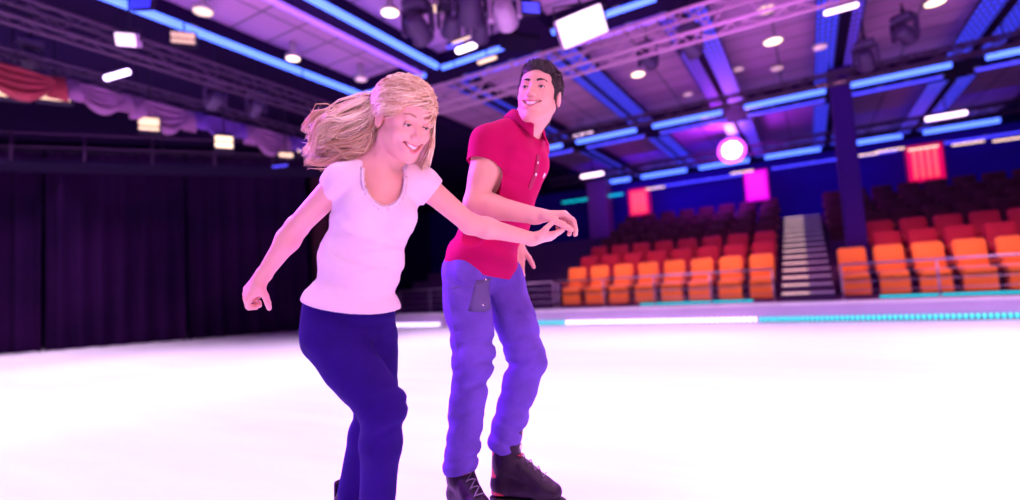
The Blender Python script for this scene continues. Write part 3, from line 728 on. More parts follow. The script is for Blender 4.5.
# ================================================================== PEOPLE: distance-field sculpting
def nrm(v): v = np.array(v, float); return v / (np.linalg.norm(v) + 1e-12)
class Field:
    def __init__(s, lo, hi, h):
        s.lo = np.array(lo, float); s.h = h
        s.n = np.ceil((np.array(hi) - s.lo) / h).astype(int) + 1
        s.A = np.full(s.n, 4 * h, np.float32); s.pad = 4 * h
    def reg(s, lo, hi, k):
        p = s.pad + k
        a = np.maximum(np.floor((np.array(lo) - p - s.lo) / s.h).astype(int), 0)
        b = np.minimum(np.ceil((np.array(hi) + p - s.lo) / s.h).astype(int) + 1, s.n)
        if np.any(b <= a): return None, None
        sl = tuple(slice(a[i], b[i]) for i in range(3))
        g = [np.float32(s.lo[i] + s.h * np.arange(a[i], b[i])) for i in range(3)]
        return sl, (g[0][:, None, None], g[1][None, :, None], g[2][None, None, :])
    def put(s, fn, lo, hi, k=0.0, op='add'):
        sl, g = s.reg(lo, hi, k)
        if sl is None: return
        d = fn(*g).astype(np.float32); A = s.A[sl]
        if op == 'add':
            if k > 0:
                h = np.clip(0.5 + 0.5 * (A - d) / k, 0, 1); s.A[sl] = A * (1 - h) + d * h - k * h * (1 - h)
            else: s.A[sl] = np.minimum(A, d)
        elif op == 'cut':
            d = -d
            if k > 0:
                h = np.clip(0.5 - 0.5 * (A - d) / k, 0, 1); s.A[sl] = A * (1 - h) + d * h + k * h * (1 - h)
            else: s.A[sl] = np.maximum(A, d)
        elif op == 'and':
            s.A[sl] = np.maximum(A, d)
    def cone(s, a, b, ra, rb, k=0.01, op='add', flat=None, disp=None):
        a = np.array(a, float); b = np.array(b, float); ba = b - a; L2 = ba @ ba + 1e-12
        r = max(ra, rb) * (1.0 if flat is None else max(1, flat[1], flat[2] if len(flat) > 2 else 1))
        def fn(x, y, z):
            px, py, pz = x - a[0], y - a[1], z - a[2]
            t = np.clip((px * ba[0] + py * ba[1] + pz * ba[2]) / L2, 0, 1)
            qx, qy, qz = px - t * ba[0], py - t * ba[1], pz - t * ba[2]
            if flat is None: d = np.sqrt(qx * qx + qy * qy + qz * qz)
            else:
                u = flat[0]; su = flat[1]          # stretch by su along u
                qu = qx * u[0] + qy * u[1] + qz * u[2]; f = qu * (1 / su - 1)
                qx, qy, qz = qx + f * u[0], qy + f * u[1], qz + f * u[2]
                d = np.sqrt(qx * qx + qy * qy + qz * qz)
            d = d - (ra + (rb - ra) * t)
            if disp is not None: d = d + disp(x, y, z)
            return d
        s.put(fn, np.minimum(a, b) - r, np.maximum(a, b) + r, k, op)
    def ell(s, c, r, M=None, k=0.01, op='add', disp=None):
        c = np.array(c, float); r = np.array(r, float); M = np.eye(3) if M is None else M   # columns of M = axes
        R_ = r.max()
        def fn(x, y, z):
            px, py, pz = x - c[0], y - c[1], z - c[2]
            q = [(px * M[0, i] + py * M[1, i] + pz * M[2, i]) / r[i] for i in range(3)]
            k0 = np.sqrt(q[0] ** 2 + q[1] ** 2 + q[2] ** 2); k1 = np.sqrt((q[0] / r[0]) ** 2 + (q[1] / r[1]) ** 2 + (q[2] / r[2]) ** 2) + 1e-9
            d = k0 * (k0 - 1) / k1
            d = np.where(k0 < 0.05, -r.min(), d)
            if disp is not None: d = d + disp(x, y, z)
            return d
        s.put(fn, c - R_, c + R_, k, op)
    def plane(s, p, n, k=0.0):      # remove everything on the +n side
        p = np.array(p, float); n = nrm(n)
        x = (s.lo[0] + s.h * np.arange(s.n[0]))[:, None, None]; y = (s.lo[1] + s.h * np.arange(s.n[1]))[None, :, None]; z = (s.lo[2] + s.h * np.arange(s.n[2]))[None, None, :]
        d = ((x - p[0]) * n[0] + (y - p[1]) * n[1] + (z - p[2]) * n[2]).astype(np.float32)
        s.A = np.maximum(s.A, d)
    def disp(s, fn):
        x = (s.lo[0] + s.h * np.arange(s.n[0]))[:, None, None]; y = (s.lo[1] + s.h * np.arange(s.n[1]))[None, :, None]; z = (s.lo[2] + s.h * np.arange(s.n[2]))[None, None, :]
        s.A = s.A + fn(x, y, z).astype(np.float32)
    def mesh(s, name, ms, parent, base):
        h = s.h; bg = 3 * h
        A = np.clip(s.A, -bg, bg).astype(np.float32)
        A[0], A[-1] = bg, bg; A[:, 0], A[:, -1] = bg, bg; A[:, :, 0], A[:, :, -1] = bg, bg
        g = vdb.FloatGrid(bg); g.copyFromArray(np.ascontiguousarray(A)); g.gridClass = vdb.GridClass.LEVEL_SET
        pts, quads = g.convertToQuads(isovalue=0.0)
        pts = pts * h + s.lo - base
        quads = quads.astype(np.int32)
        # keep the connected pieces larger than crumbs
        me = bpy.data.meshes.new(name); nv, nq = len(pts), len(quads)
        me.vertices.add(nv); me.vertices.foreach_set('co', pts.astype(np.float32).ravel())
        me.loops.add(nq * 4); me.loops.foreach_set('vertex_index', quads[:, ::-1].ravel())
        me.polygons.add(nq); me.polygons.foreach_set('loop_start', np.arange(0, nq * 4, 4, dtype=np.int32)); 
        try: me.polygons.foreach_set('loop_total', np.full(nq, 4, np.int32))
        except Exception: pass
        me.update(calc_edges=True); me.validate()
        me.polygons.foreach_set('use_smooth', [True] * len(me.polygons))
        ms = ms if isinstance(ms, (list, tuple)) else [ms]
        for q in ms: me.materials.append(q)
        o = bpy.data.objects.new(name, me); COL.objects.link(o); o.parent = parent
        # outward check
        me.calc_loop_triangles()
        v = np.empty(len(me.vertices) * 3, np.float32); me.vertices.foreach_get('co', v); v = v.reshape(-1, 3)
        t = np.empty(len(me.loop_triangles) * 3, np.int32); me.loop_triangles.foreach_get('vertices', t); t = t.reshape(-1, 3)
        vol = np.einsum('ij,ij->i', v[t[:, 0]], np.cross(v[t[:, 1]], v[t[:, 2]])).sum()
        if vol < 0: me.flip_normals()
        sm = o.modifiers.new('smooth', 'SMOOTH'); sm.factor = 0.5; sm.iterations = 2
        return o

_rs = np.random.RandomState(3)
_W = [(nrm(_rs.randn(3)), _rs.uniform(18, 55), _rs.uniform(0, 6)) for _ in range(9)]
def wrinkle(amp, f=1.0, anis=(1, 1, 1)):
    def fn(x, y, z):
        s_ = 0
        wx = x * anis[0] + 0.02 * np.sin(13 * z + 9 * y); wy = y * anis[1]; wz = z * anis[2] + 0.02 * np.sin(17 * x)
        for (d, fr, ph) in _W: s_ = s_ + np.sin((wx * d[0] + wy * d[1] + wz * d[2]) * fr * f + ph)
        return amp * s_ / 3.0
    return fn
def creases(c, axis, amp, freq, rad, ph=0):
    # irregular broken folds around a joint c, running across `axis`
    c = np.array(c); axis = nrm(axis); s1 = nrm(np.cross(axis, [.3, .8, .5])); s2 = np.cross(axis, s1)
    def fn(x, y, z):
        px, py, pz = x - c[0], y - c[1], z - c[2]
        t = px * axis[0] + py * axis[1] + pz * axis[2]; r2 = px * px + py * py + pz * pz
        u = px * s1[0] + py * s1[1] + pz * s1[2]; v_ = px * s2[0] + py * s2[1] + pz * s2[2]
        wob = .9 * np.sin(23 * u + ph) + 1.1 * np.sin(19 * v_ + 2 * ph + 9 * t) + 20 * u * math.cos(ph) + 16 * v_ * math.sin(ph)
        msk = .35 + .65 * np.clip(.5 + .7 * np.sin(21 * u - 17 * v_ + 13 * t + 3 * ph), 0, 1)
        f_ = np.sin(freq * .8 * t + wob)
        return amp * 1.15 * msk * (f_ * .6 - .4 * (1 - np.abs(f_))) * np.exp(-r2 / rad ** 2)
    return fn

SKIN = mat('skin', (0.70, 0.38, 0.31), 0.5, var=0.05, scale=12, sss=0.10, spec=0.4)
LIPS = mat('lips', (0.62, 0.16, 0.18), 0.35, var=0.05)
TEETH = mat('teeth', (0.92, 0.90, 0.86), 0.25, var=0.02)
MOUTH = mat('mouth_inside', (0.10, 0.015, 0.02), 0.6)
EYEW = mat('eye_white', (0.85, 0.83, 0.83), 0.15, var=0.02)
IRIS = mat('iris', (0.05, 0.04, 0.05), 0.15)
LASH = mat('lashes', (0.03, 0.015, 0.015), 0.6)
NAIL = mat('nail', (0.85, 0.55, 0.50), 0.25, var=0.03)
BROWB = mat('brow_blonde', (0.32, 0.18, 0.10), 0.8)
BROWD = mat('brow_dark', (0.03, 0.018, 0.015), 0.8)

def frame(f, u):
    u = nrm(u); f = np.array(f, float); f = nrm(f - u * (f @ u)); l = np.cross(u, f); return np.array([l, f, u]).T   # columns: left, forward, up
def arm(F, S, E, W, rs, k=0.012):
    F.cone(S, E, rs[0], rs[1], k); mid = E + (W - E) * .25
    F.cone(E, mid, rs[1] * .96, rs[2], k); F.cone(mid, W, rs[2], rs[3], k)
def hand(F, W, d, n, t, curls, sc=1.0, thumb=(0.5, 0.6, 0.35), thc=0.3, spread=0.0, nails=None):
    # d wrist->knuckles, n out of the palm, t towards the thumb side
    d = nrm(d); n = nrm(n - d * (np.array(n) @ d)); t = nrm(np.array(t) - d * (np.array(t) @ d) - n * (np.array(t) @ n))
    k = .006
    F.cone(W - d * .01 * sc, W + d * .02 * sc, .024 * sc, .020 * sc, .012, flat=(t, 1.15))
    for (o, ln) in ((.026, .080), (.009, .086), (-.009, .083), (-.026, .074)):
        F.cone(W + d * .012 * sc + t * o * .55 * sc, W + d * ln * sc + t * o * sc, .0155 * sc, .0115 * sc, .010)
    F.cone(W + d * .02 * sc + t * .018 * sc + n * .006 * sc, W + d * .05 * sc + t * .026 * sc + n * .006 * sc, .016 * sc, .012 * sc, .01)
    tips = []
    lens = (.072, .080, .075, .060)
    for i in range(4):
        o = (.0275, .0095, -.0095, -.0275)[i]
        p = W + d * (.083, .089, .085, .077)[i] * sc + t * o * sc
        L = lens[i] * sc; a = 0.0; dd = nrm(d + t * spread * (1.5 - i) * .5)
        r = (.0090, .0094, .0090, .0078)[i] * sc
        segs = (.46, .30, .24)
        for j in range(3):
            a += curls[i][j]
            q = p + (dd * math.cos(a) + n * math.sin(a)) * L * segs[j]
            F.cone(p, q, r * (1 - .10 * j), r * (1 - .10 * (j + 1)), .0025 if j else .004)
            if j == 2 and nails is not None:
                back = dd * math.sin(a) - n * math.cos(a)
                nails.append((q - (q - p) * .25 + back * r * .62, nrm(q - p), nrm(back), r))
            p = q
        tips.append(p)
    p = W + d * .022 * sc + t * .026 * sc
    td = nrm(d * thumb[0] + t * thumb[1] + n * thumb[2])
    q = p + td * .040 * sc; F.cone(p, q, .015 * sc, .0115 * sc, .008)
    td2 = nrm(td + d * thc + n * thc * .6 - t * thc * .4); p2 = q; q = q + td2 * .032 * sc; F.cone(p2, q, .0115 * sc, .0105 * sc, .003)
    td3 = nrm(td2 + d * thc * .6 + n * thc * .4); p3 = q; q = q + td3 * .024 * sc; F.cone(p3, q, .0105 * sc, .0085 * sc, .003)
    return tips
def head(F, C, M, s, male):
    def P(x, y, z): return C + M @ (np.array([x, y, z]) * s)
    def E(c, r, k=.012, op='add', tilt=0): F.ell(P(*c), np.array(r) * s, M if not tilt else M @ rotm((1, 0, 0), tilt), k, op)
    E((0, -.014, .038), (.074, .094, .080), .01)
    E((0, .028, -.022), (.061 if male else .059, .062, .080), .03)
    E((0, .030, .045), (.062, .060, .045), .02)                      # forehead
    jw = .037 if male else .034; jd = -.103 if male else -.096
    for q in (-1, 1):
        F.cone(P(q * (.049 if male else .050), .002, -.045), P(q * jw * .5, .058, jd), .018 * s, .016 * s, .025)   # jaw line
        E((q * .039, .060, -.030), (.019, .018, .019) if male else (.022, .020, .021), .018)          # smiling cheek
        E((q * .046, .050, .005), (.018, .022, .016), .015)          # cheek bone
    E((0, .070, -.107 if male else -.100), (.021 if male else .017, .016, .014), .018)
    F.cone(P(-.034, .079, .021), P(.034, .079, .021), .0085 * s, .0085 * s, .014)
    for q in (-1, 1):
        E((q * .031, .098, .002), (.016, .016, .010), .010, 'cut')
        E((q * .0315, .0735, .001), (.0150, .0150, .0105), .003)        # lids / eye bulge
        F.cone(P(q * .020, .0875, -.0065), P(q * .042, .083, -.0065), .0035 * s, .003 * s, .004)  # lower lid
    F.cone(P(0, .084, .012), P(0, .104, -.026), .0075 * s, .0100 * s, .010)
    E((0, .108, -.030), (.0105, .010, .0095), .006)
    for q in (-1, 1): E((q * .0125, .098, -.033), (.0075, .009, .007), .005)
    # muzzle
    E((0, .074, -.062), (.034, .024, .026), .015)
    for i in range(9):                                              # open smile
        t = (i - 4) / 4.0
        F.ell(P(t * .029, .099 - .020 * t * t, -.0660 + .013 * t * t), np.array([.0065, .014, .0098 * (1 - .6 * t * t)]) * s, M, .003, 'cut')
    for q in (-1, 1):                                               # ears
        E((q * .077, -.010, -.006), (.0085, .019, .031), .004, tilt=R(-10))
        E((q * .085, -.006, -.002), (.004, .010, .018), .003, 'cut')
    return P
def head_parts(P, M, s, par, base, male, lipw=.0034):
    def L(p): return p - base
    for q in (-1, 1):
        c = P(q * .0315, .0775, .0008)
        eb = MB(); eb.lathe([(.0001, -.0122 * s), (.006 * s, -.0106 * s), (.0106 * s, -.006 * s), (.0122 * s, 0), (.0106 * s, .006 * s), (.0085 * s, .0087 * s), (.0057 * s, .0108 * s)], L(c), 16, M @ rotm((1, 0, 0), R(-90)))
        eb.cur = 1; eb.lathe([(.0057 * s, .0108 * s), (.003 * s, .0121 * s), (.0001, .0124 * s)], L(c), 16, M @ rotm((1, 0, 0), R(-90 - 14)) @ rotm((0, 1, 0), R(0)))
        eb.build('eye', [EYEW, IRIS], par, True)
        # lids: curved shells over the eyeball, lash line on the edge of the upper one
        ctr = P(q * .0315, .0775, .0008)
        def on_ball(az, el, r_): return ctr + M @ (np.array([math.sin(az) * math.cos(el), math.cos(az) * math.cos(el), math.sin(el)]) * r_ * s) - base
        e_up, e_lo = (R(9), R(-24)) if male else (R(5), R(-32))
        for (ea, eb_, nm_) in ((e_up, R(78), 'upper_eyelid'), (R(-78), e_lo, 'lower_eyelid')):
            g_ = MB(); W_ = 11; vs_ = []
            for j in range(7):
                for i in range(W_):
                    az = R(-72 + 144 * i / (W_ - 1.0)); k_ = math.cos(az * 1.1)
                    mid_ = R(-6) ; e0 = mid_ + ((ea if ea > R(-70) else eb_) - mid_) * k_
                    el = e0 + ((R(78) if nm_[0] == 'u' else R(-78)) - e0) * j / 6.0
                    vs_.append(on_ball(az, el, .0134))
            g_.add(vs_, [(j * W_ + i, j * W_ + i + 1, (j + 1) * W_ + i + 1, (j + 1) * W_ + i) for j in range(6) for i in range(W_ - 1)])
            o_ = g_.build(nm_, SKIN, par, True); so_ = o_.modifiers.new('t', 'SOLIDIFY'); so_.thickness = .0008; so_.offset = 0
        pts = [on_ball(R(a_), R(-6) + (e_up + R(6)) * math.cos(R(a_) * 1.1), .0140) for a_ in np.linspace(-70, 70, 9)]
        MB().tube(pts, [.0008, .0012, .0014, .0015, .0016, .0015, .0014, .0012, .0008], 6).build('eyelashes', LASH, par, True)
        by = .024 if male else .027
        pts = [L(P(q * x, .0915 - 22 * (x - .012) ** 2 * .5, by + .004 * math.sin((x - .014) / .036 * PI))) for x in np.linspace(.013, .050, 8)]
        w = (.0042, .0050, .0050, .0048, .0042, .0034, .0024, .0010) if male else (.0026, .0032, .0032, .003, .0026, .002, .0014, .0006)
        MB().tube(pts, list(w), 6).build('eyebrow', BROWD if male else BROWB, par, True)
    T = np.linspace(-1, 1, 13)
    up = [L(P(t * .032, .0950 - .018 * t * t, -.0560 + .0075 * t * t - (.0012 if abs(t) < .1 else 0))) for t in T]
    lo = [L(P(t * .030, .0940 - .018 * t * t, -.0785 + .028 * t * t)) for t in T]
    w = [lipw * (.35 + .75 * (1 - t * t)) for t in T]
    lm = MB(); lm.tube(up, w, 8); lm.tube(lo, [x * 1.15 for x in w], 8); lm.build('lips', LIPS, par, True)
    tb = MB(); ra = [L(P(t * .028, .0905 - .017 * t * t, -.0572 + .0080 * t * t)) for t in T]; rb = [L(P(t * .027, .0900 - .017 * t * t, -.0572 - .0125 * (1 - t * t) + .0095 * t * t)) for t in T]
    back = M @ np.array([0, -.006, 0])
    tb.loft([[a, b, b + back, a + back] for a, b in zip(ra, rb)], True); tb.build('teeth', TEETH, par)
    mb = MB(); mb.loft([[L(P(t * .027, .080 - .012 * t * t, -.054 + .006 * t * t)), L(P(t * .025, .080 - .012 * t * t, -.077 + .018 * t * t)), L(P(t * .025, .07, -.077 + .018 * t * t)), L(P(t * .027, .07, -.054 + .006 * t * t))] for t in T], True)
    mb.build('mouth', MOUTH, par)
def put_nails(nails, par, base, col):
    for (c, d, b, r) in nails:
        w = np.cross(d, b); M_ = np.array([w, d, b]).T
        MB().rbox(c - base, (r * 1.25, r * 1.5, r * .5), r * .5, M_, 3, 2).build('fingernail', col, par, True)

def surf(F_, p, d):     # nearest outside point from inside along d
    d = nrm(d)
    for i in range(160):
        q = p + d * .002 * i; ijk = ((q - F_.lo) / F_.h).astype(int)
        if np.all(ijk >= 0) and np.all(ijk < F_.n) and F_.A[tuple(ijk)] > 0 and i > 3: return q
    return p
def skate(par, base, A, heel, toe, male, top, red=True):
    """A = ankle joint, heel/toe = ground-plane points under the boot (z = sole height)."""
    fd = nrm([toe[0] - heel[0], toe[1] - heel[1], toe[2] - heel[2]]); side = nrm(np.cross([0, 0, 1.0], fd)); up = nrm(np.cross(fd, side))
    L = np.linalg.norm(toe - heel); h = .0035
    lo = np.minimum(np.minimum(heel, toe), top) - .09; hi = np.maximum(np.maximum(heel, toe), top) + .09
    F = Field(lo, hi, h); s = L / .29
    hc = heel + fd * .045 * s + up * .045
    F.cone(top, A, .054 * s, .047 * s, .01)
    F.cone(A, hc, .046 * s, .040 * s, .02)
    ball = toe - fd * .085 * s + up * .036; tc = toe - fd * .04 * s + up * .030
    F.cone(A + fd * .02, ball + up * .012, .044 * s, .036 * s, .03, flat=(side, 1.05))
    F.cone(hc, ball, .040 * s, .036 * s, .02, flat=(side, 1.1))
    F.cone(ball, tc, .036 * s, .029 * s, .02, flat=(side, 1.25))
    F.plane(heel + up * .004, -up)
    F.plane(top, top - A)
    F.cone(top + (top - A) * .1, A + (top - A) * .45, .045 * s, .043 * s, .004, 'cut')
    F.disp(creases(A, fd, .003, 130, .09))
    b = F.mesh('skate', BOOT, par, base)
    # sole, heel block
    sb = MB(); ring = []
    for (t, w) in ((0, .022), (.06, .034), (.2, .036), (.42, .031), (.62, .042), (.8, .046), (.93, .036), (1.0, .016)):
        ring.append((heel + fd * L * t, w * s))
    left = [c + side * w for c, w in ring]; right = [c - side * w for c, w in ring][::-1]
    out = left + right
    sb.loft([[p - base for p in out], [p - up * .012 - base for p in out]], True); sb.build('sole', SOLE, b)
    # coloured heel panel wrapping the rear of the boot
    HPM = REDL if male else BOOT
    hp = MB(); rr = []
    for j in range(5):
        z = .010 + .024 * j; row = []
        for a_ in np.linspace(-115, 115, 12):
            t_ = R(a_); rad = (.0445 - .0008 * j) * s * (1 - .0 * j)
            cen = hc * (1 - j / 6.0) + A * (j / 6.0)
            row.append(cen + up * (z - .040 * (1 - j / 6.0) - .0 * j) - fd * rad * math.cos(t_) + side * rad * math.sin(t_) - base)
        rr.append(row)
    hp.loft(rr, False, False); o = hp.build('heel_panel', HPM, b, True)
    so = o.modifiers.new('thick', 'SOLIDIFY'); so.thickness = .004; so.offset = 1
    # tongue and laces
    ua = nrm(top - A)
    fr_pts = []
    for j in range(9):
        t_ = j / 8.0
        c_ = (top - ua * .02) * (1 - t_ * 2) + A * t_ * 2 if t_ < .5 else A * (2 - 2 * t_) + ball * (2 * t_ - 1)
        fr_pts.append((c_, nrm(fd * (1 - .7 * t_) + up * (.1 + 1.1 * t_))))
    tg = MB(); rows_ = [top + ua * .022 + fd * .050 * s] + [surf(F, c_, d_) for c_, d_ in fr_pts[:6]]
    tg.loft([[p + side * .020 - base, p + side * .018 + fd * .004 - base, p - side * .018 + fd * .004 - base, p - side * .020 - base] for p in rows_], True); tg.build('tongue', REDL, b)
    path = []
    for j, (c_, d_) in enumerate(fr_pts[1:]):
        sg = 1
        for w_ in (-.019, -.007, .007, .019): path.append(surf(F, c_ + side * w_, d_) + d_ * .003 - base)
    MB().tube(path, .0022, 6).build('laces', LACE, b, True)
    # blade
    bl = MB(); zt_ = -.012
    zb = -(heel[2] + toe[2]) / 2
    gz = min(-.045, zb)
    th = .002
    prof = [(.02, gz + .004), (.10, gz), (.5, gz - .001), (.9, gz), (1.0, gz + .006), (1.03, gz + .018), (1.0, gz + .018), (.9, gz + .014), (.5, gz + .014), (.02, gz + .014)]
    bl.loft([[heel + fd * L * a + up * z + side * q - base for a, z in prof] for q in (-th, th)], True)
    for (t0, t1) in ((.10, .26), (.66, .84)):
        pr = [(t0, -.012), (t1, -.012), (t1 - .03, gz + .013), (t0 + .03, gz + .013)]
        bl.loft([[heel + fd * L * a + up * z + side * q - base for a, z in pr] for q in (-.006, .006)], True)
    bl.build('blade', STEELB, b)
    return b
BOOT = mat('boot_black', (0.018, 0.005, 0.028), 0.5, var=.3, scale=20, bump=.2, bscale=90, spec=.25)
SOLE = mat('boot_sole', (0.02, 0.012, 0.02), 0.6)
REDL = mat('boot_red', (0.55, 0.02, 0.06), 0.5)
LACE = mat('lace', (0.25, 0.18, 0.3), 0.8)
STEELB = mat('blade_steel', (0.75, 0.72, 0.78), 0.2, 0.9)

# ------------------------------------------------------------------ WOMAN
HV = 0.003
def torso(F, P, Wc, Ch, N, T, sc, pad, male, k=.03):
    """T: frame columns left, forward, up"""
    if male:
        F.ell(P, np.array([.150, .105, .115]) * sc + pad, T, k)
        F.ell(Wc, np.array([.135, .100, .130]) * sc + pad, T, k)
        F.ell(Ch, np.array([.165, .112, .165]) * sc + pad, T, .05)
        for q in (-1, 1): F.ell(Ch + T @ np.array([q * .075, .062, .055]) * sc, np.array([.075, .048, .06]) * sc + pad, T, .03)
    else:
        F.ell(P, np.array([.140, .102, .105]) * sc + pad, T, k)
        F.ell(Wc, np.array([.098, .078, .120]) * sc + pad, T, .05)
        F.ell(Ch, np.array([.110, .085, .135]) * sc + pad, T, .05)
        for q in (-1, 1): F.ell(Ch + T @ np.array([q * .054, .064, .0]) * sc, np.array([.050, .044, .050]) * sc + pad, T, .025)
# joints in the yaw frame
w = {}
w['head'] = J(403, 121, 1.58)
w['neck'] = J(377, 170, 1.63); w['RS'] = J(342, 180, 1.57); w['LS'] = J(423, 184, 1.70)
w['RE'] = J(297, 227, 1.70); w['RW'] = J(262, 277, 1.74)
w['LE'] = J(470, 224, 1.76); w['LW'] = J(533, 239, 1.84)
w['chest'] = J(376, 212, 1.64); w['waist'] = J(363, 256, 1.66); w['pelvis'] = J(350, 316, 1.68)
w['RH'] = J(331, 338, 1.63); w['LH'] = J(370, 338, 1.75)
w['RK'] = J(383, 408, 1.50); w['RA'] = J(375, 530, 1.60)
w['LK'] = J(376, 402, 1.78); w['LA'] = J(346, 514, 1.84)
uT = nrm(w['neck'] - w['pelvis']); lT = nrm(w['LS'] - w['RS']); fT = np.cross(lT, uT); TW = frame(fT, uT)
base_w = np.array([w['pelvis'][0], w['pelvis'][1], 0.0])
WM = empty('person', unloc(base_w), YAW, 'laughing woman with flowing blonde hair, pale t-shirt and dark jeans, skating', 'person')
fw = Field(np.minimum.reduce(list(w.values())) - [.16, .22, .14], np.maximum.reduce(list(w.values())) + [.20, .20, .16], HV)
torso(fw, w['pelvis'], w['waist'], w['chest'], w['neck'], TW, 1.0, -.006, False)
fw.cone(w['RS'] + TW @ np.array([.02, 0, -.01]), w['LS'] + TW @ np.array([-.02, 0, -.01]), .040, .040, .04)
HYAW = R(44)
fh = np.array([math.sin(HYAW), -math.cos(HYAW), -0.50]); uh = np.array([0.20, -.18, 1.0]); HW = frame(fh, uh - nrm(fh) * (uh @ nrm(fh)))
HW = HW @ rotm((0, 1, 0), R(-2))
hb = w['head'] + HW @ np.array([0, -.020, -.055])
fw.cone(w['chest'] + uT * .09, w['neck'] + uT * .01, .058, .052, .04)
fw.cone(w['neck'] - uT * .01, hb, .050, .047, .03)
for q, S in ((-1, 'RS'), (1, 'LS')): fw.cone(w['neck'] + uT * .012, w[S] + uT * .004, .030, .034, .035)
PH = head(fw, w['head'], HW, .98, False)
arm(fw, w['RS'], w['RE'], w['RW'], (.042, .034, .036, .0225), .02)
arm(fw, w['LS'], w['LE'], w['LW'], (.040, .033, .034, .0225), .02)
# sternocleidomastoid + collar bones
for q in (-1, 1):
    fw.cone(w['head'] + HW @ np.array([q * .055, -.01, -.055]), w['neck'] + TW @ np.array([q * .012, .045, -.02]), .011, .009, .012)
    fw.cone(w['neck'] + TW @ np.array([q * .018, .052, -.025]), (w['LS'] if q > 0 else w['RS']) + TW @ np.array([0, .022, .025]), .008, .008, .014)
# legs (inside the jeans)
for a, b, c in (('RH', 'RK', 'RA'), ('LH', 'LK', 'LA')):
    fw.cone(w[a], w[b], .074, .048, .03); fw.cone(w[b], w[b] + (w[c] - w[b]) * .3, .046, .048, .02); fw.cone(w[b] + (w[c] - w[b]) * .3, w[c], .048, .034, .02)
nl = []
cu = lambda a, b, c: [(R(a), R(b), R(c))] * 4
dR = nrm(w['RW'] - w['RE'])
hand(fw, w['RW'], dR + np.array([-.06, -.10, 0]), np.array([.8, .55, 0.1]), np.array([.5, -.8, .0]), [(R(38), R(78), R(50)), (R(42), R(80), R(50)), (R(48), R(82), R(55)), (R(54), R(82), R(55))], 1.02, (0.55, .25, .9), .45, 0, nl)
# left hand, palm up in the man's palm
hand(fw, w['LW'], np.array([1, .06, .10]), np.array([.1, .25, 1.0]), np.array([0, -1, .25]), [(R(20), R(35), R(25)), (R(22), R(38), R(25)), (R(24), R(40), R(25)), (R(26), R(42), R(25))], .90, (0.8, .35, .55), .3, 0, nl)
fw.mesh('body', SKIN, WM, base_w)
head_parts(PH, HW, .98, WM, base_w, False)
put_nails(nl, WM, base_w, NAIL)

# t-shirt
TEE = mat('tshirt_cotton', (0.74, 0.60, 0.68), 0.8, var=.03, scale=30, bump=.15, bscale=300, spec=.15)
lo = np.minimum.reduce([w['RS'], w['LS'], w['pelvis'], w['LE'], w['RE']]) - [.10, .25, .13]; hi = np.maximum.reduce([w['RS'], w['LS'], w['neck'], w['LE'], w['pelvis']]) + [.15, .25, .12]
ft = Field(lo, hi, HV)
torso(ft, w['pelvis'] - uT * .01, w['waist'], w['chest'], w['neck'], TW, 1.0, .008, False, .05)
ft.ell(w['waist'] - uT * .03, (.112, .094, .12), TW, .05)
ft.ell(w['pelvis'] + uT * .030, (.146, .112, .10), TW, .04)
ft.cone(w['RS'] + TW @ np.array([.03, 0, -.012]), w['LS'] + TW @ np.array([-.03, 0, -.012]), .047, .047, .04)
for S, E_ in (('RS', 'RE'), ('LS', 'LE')):
    v = nrm(w[E_] - w[S]); e_ = w[S] + v * .092
    ft.cone(w['neck'] + uT * .008 + (w[S] - w['neck']) * .3, w[S], .038, .044, .03)
    ft.cone(w[S], e_, .046, .046, .025)
ft.disp(wrinkle(.0016, 1.0, (1, 1, .9)))
ft.disp(creases(w['chest'] - uT * .06, uT, .0045, 120, .13)); ft.disp(creases(w['waist'] - uT * .02, uT * 1 + lT * .5, .005, 105, .15, 1.0)); ft.disp(creases(w['RS'] - uT * .06, uT - lT * .8, .004, 150, .09))
ft.disp(creases(w['pelvis'] + uT * .03, uT + lT * .3, .004, 100, .14, 2.0))
ft.plane(w['pelvis'] + uT * .045, -uT * .985 + lT * .04)
for S, E_ in (('RS', 'RE'), ('LS', 'LE')):
    v = nrm(w[E_] - w[S]); a = w[S] + v * .078
    ft.cone(a, w[E_], .062, .062, .002, 'cut')          # cuts the sleeve end into a clean hem
    ft.cone(a - v * .018, a + v * .04, .0425, .0425, .001, 'cut')
# scoop neckline
FT0 = ft.A.copy()
nc = w['neck'] + TW @ np.array([.004, .055, -.020])
ft.ell(nc, (.066, .12, .088), TW, .003, 'cut'); ft.ell(w['neck'] + TW @ np.array([0, .0, .05]), (.070, .075, .06), TW, .003, 'cut')
ft.cone(w['pelvis'] - uT * .08, w['pelvis'] + uT * .052, .108, .108, .002, 'cut', flat=(lT, 1.16))
ft.mesh('tshirt', TEE, WM, base_w)
# ruffle along the neckline: found by walking the scoop
def ring_pts(n, rx, rz, cy):
    out = []
    for i in range(n):
        a = PI * (.93 + 1.14 * i / (n - 1.0)); out.append((rx * math.cos(a), rz * math.sin(a)))
    return out
rb_ = MB(); rr = []
for i, (x, z) in enumerate(ring_pts(46, .065, .087, 0)):
    c = nc + TW @ np.array([x, -.05, z]); p = c
    for q in range(120):
        g_ = c + TW[:, 1] * .0015 * q; ijk = ((g_ - ft.lo) / ft.h).astype(int)
        if q > 2 and FT0[tuple(ijk)] > 0: p = g_; break
    n_out = TW @ nrm([x * .4, 1, z * .2]); ra = TW @ nrm([x, 0, z])
    wav = .0035 * math.sin(i * 2.1)
    rr.append([p - ra * .007 + n_out * (.001 + wav) - base_w, p - ra * .001 + n_out * .002 - base_w, p + ra * .008 + n_out * (.001 - wav) - base_w, p + ra * .001 - n_out * .003 - base_w])
rb_.loft(rr, True); rb_.build('neck_ruffle', TEE, WM, True)

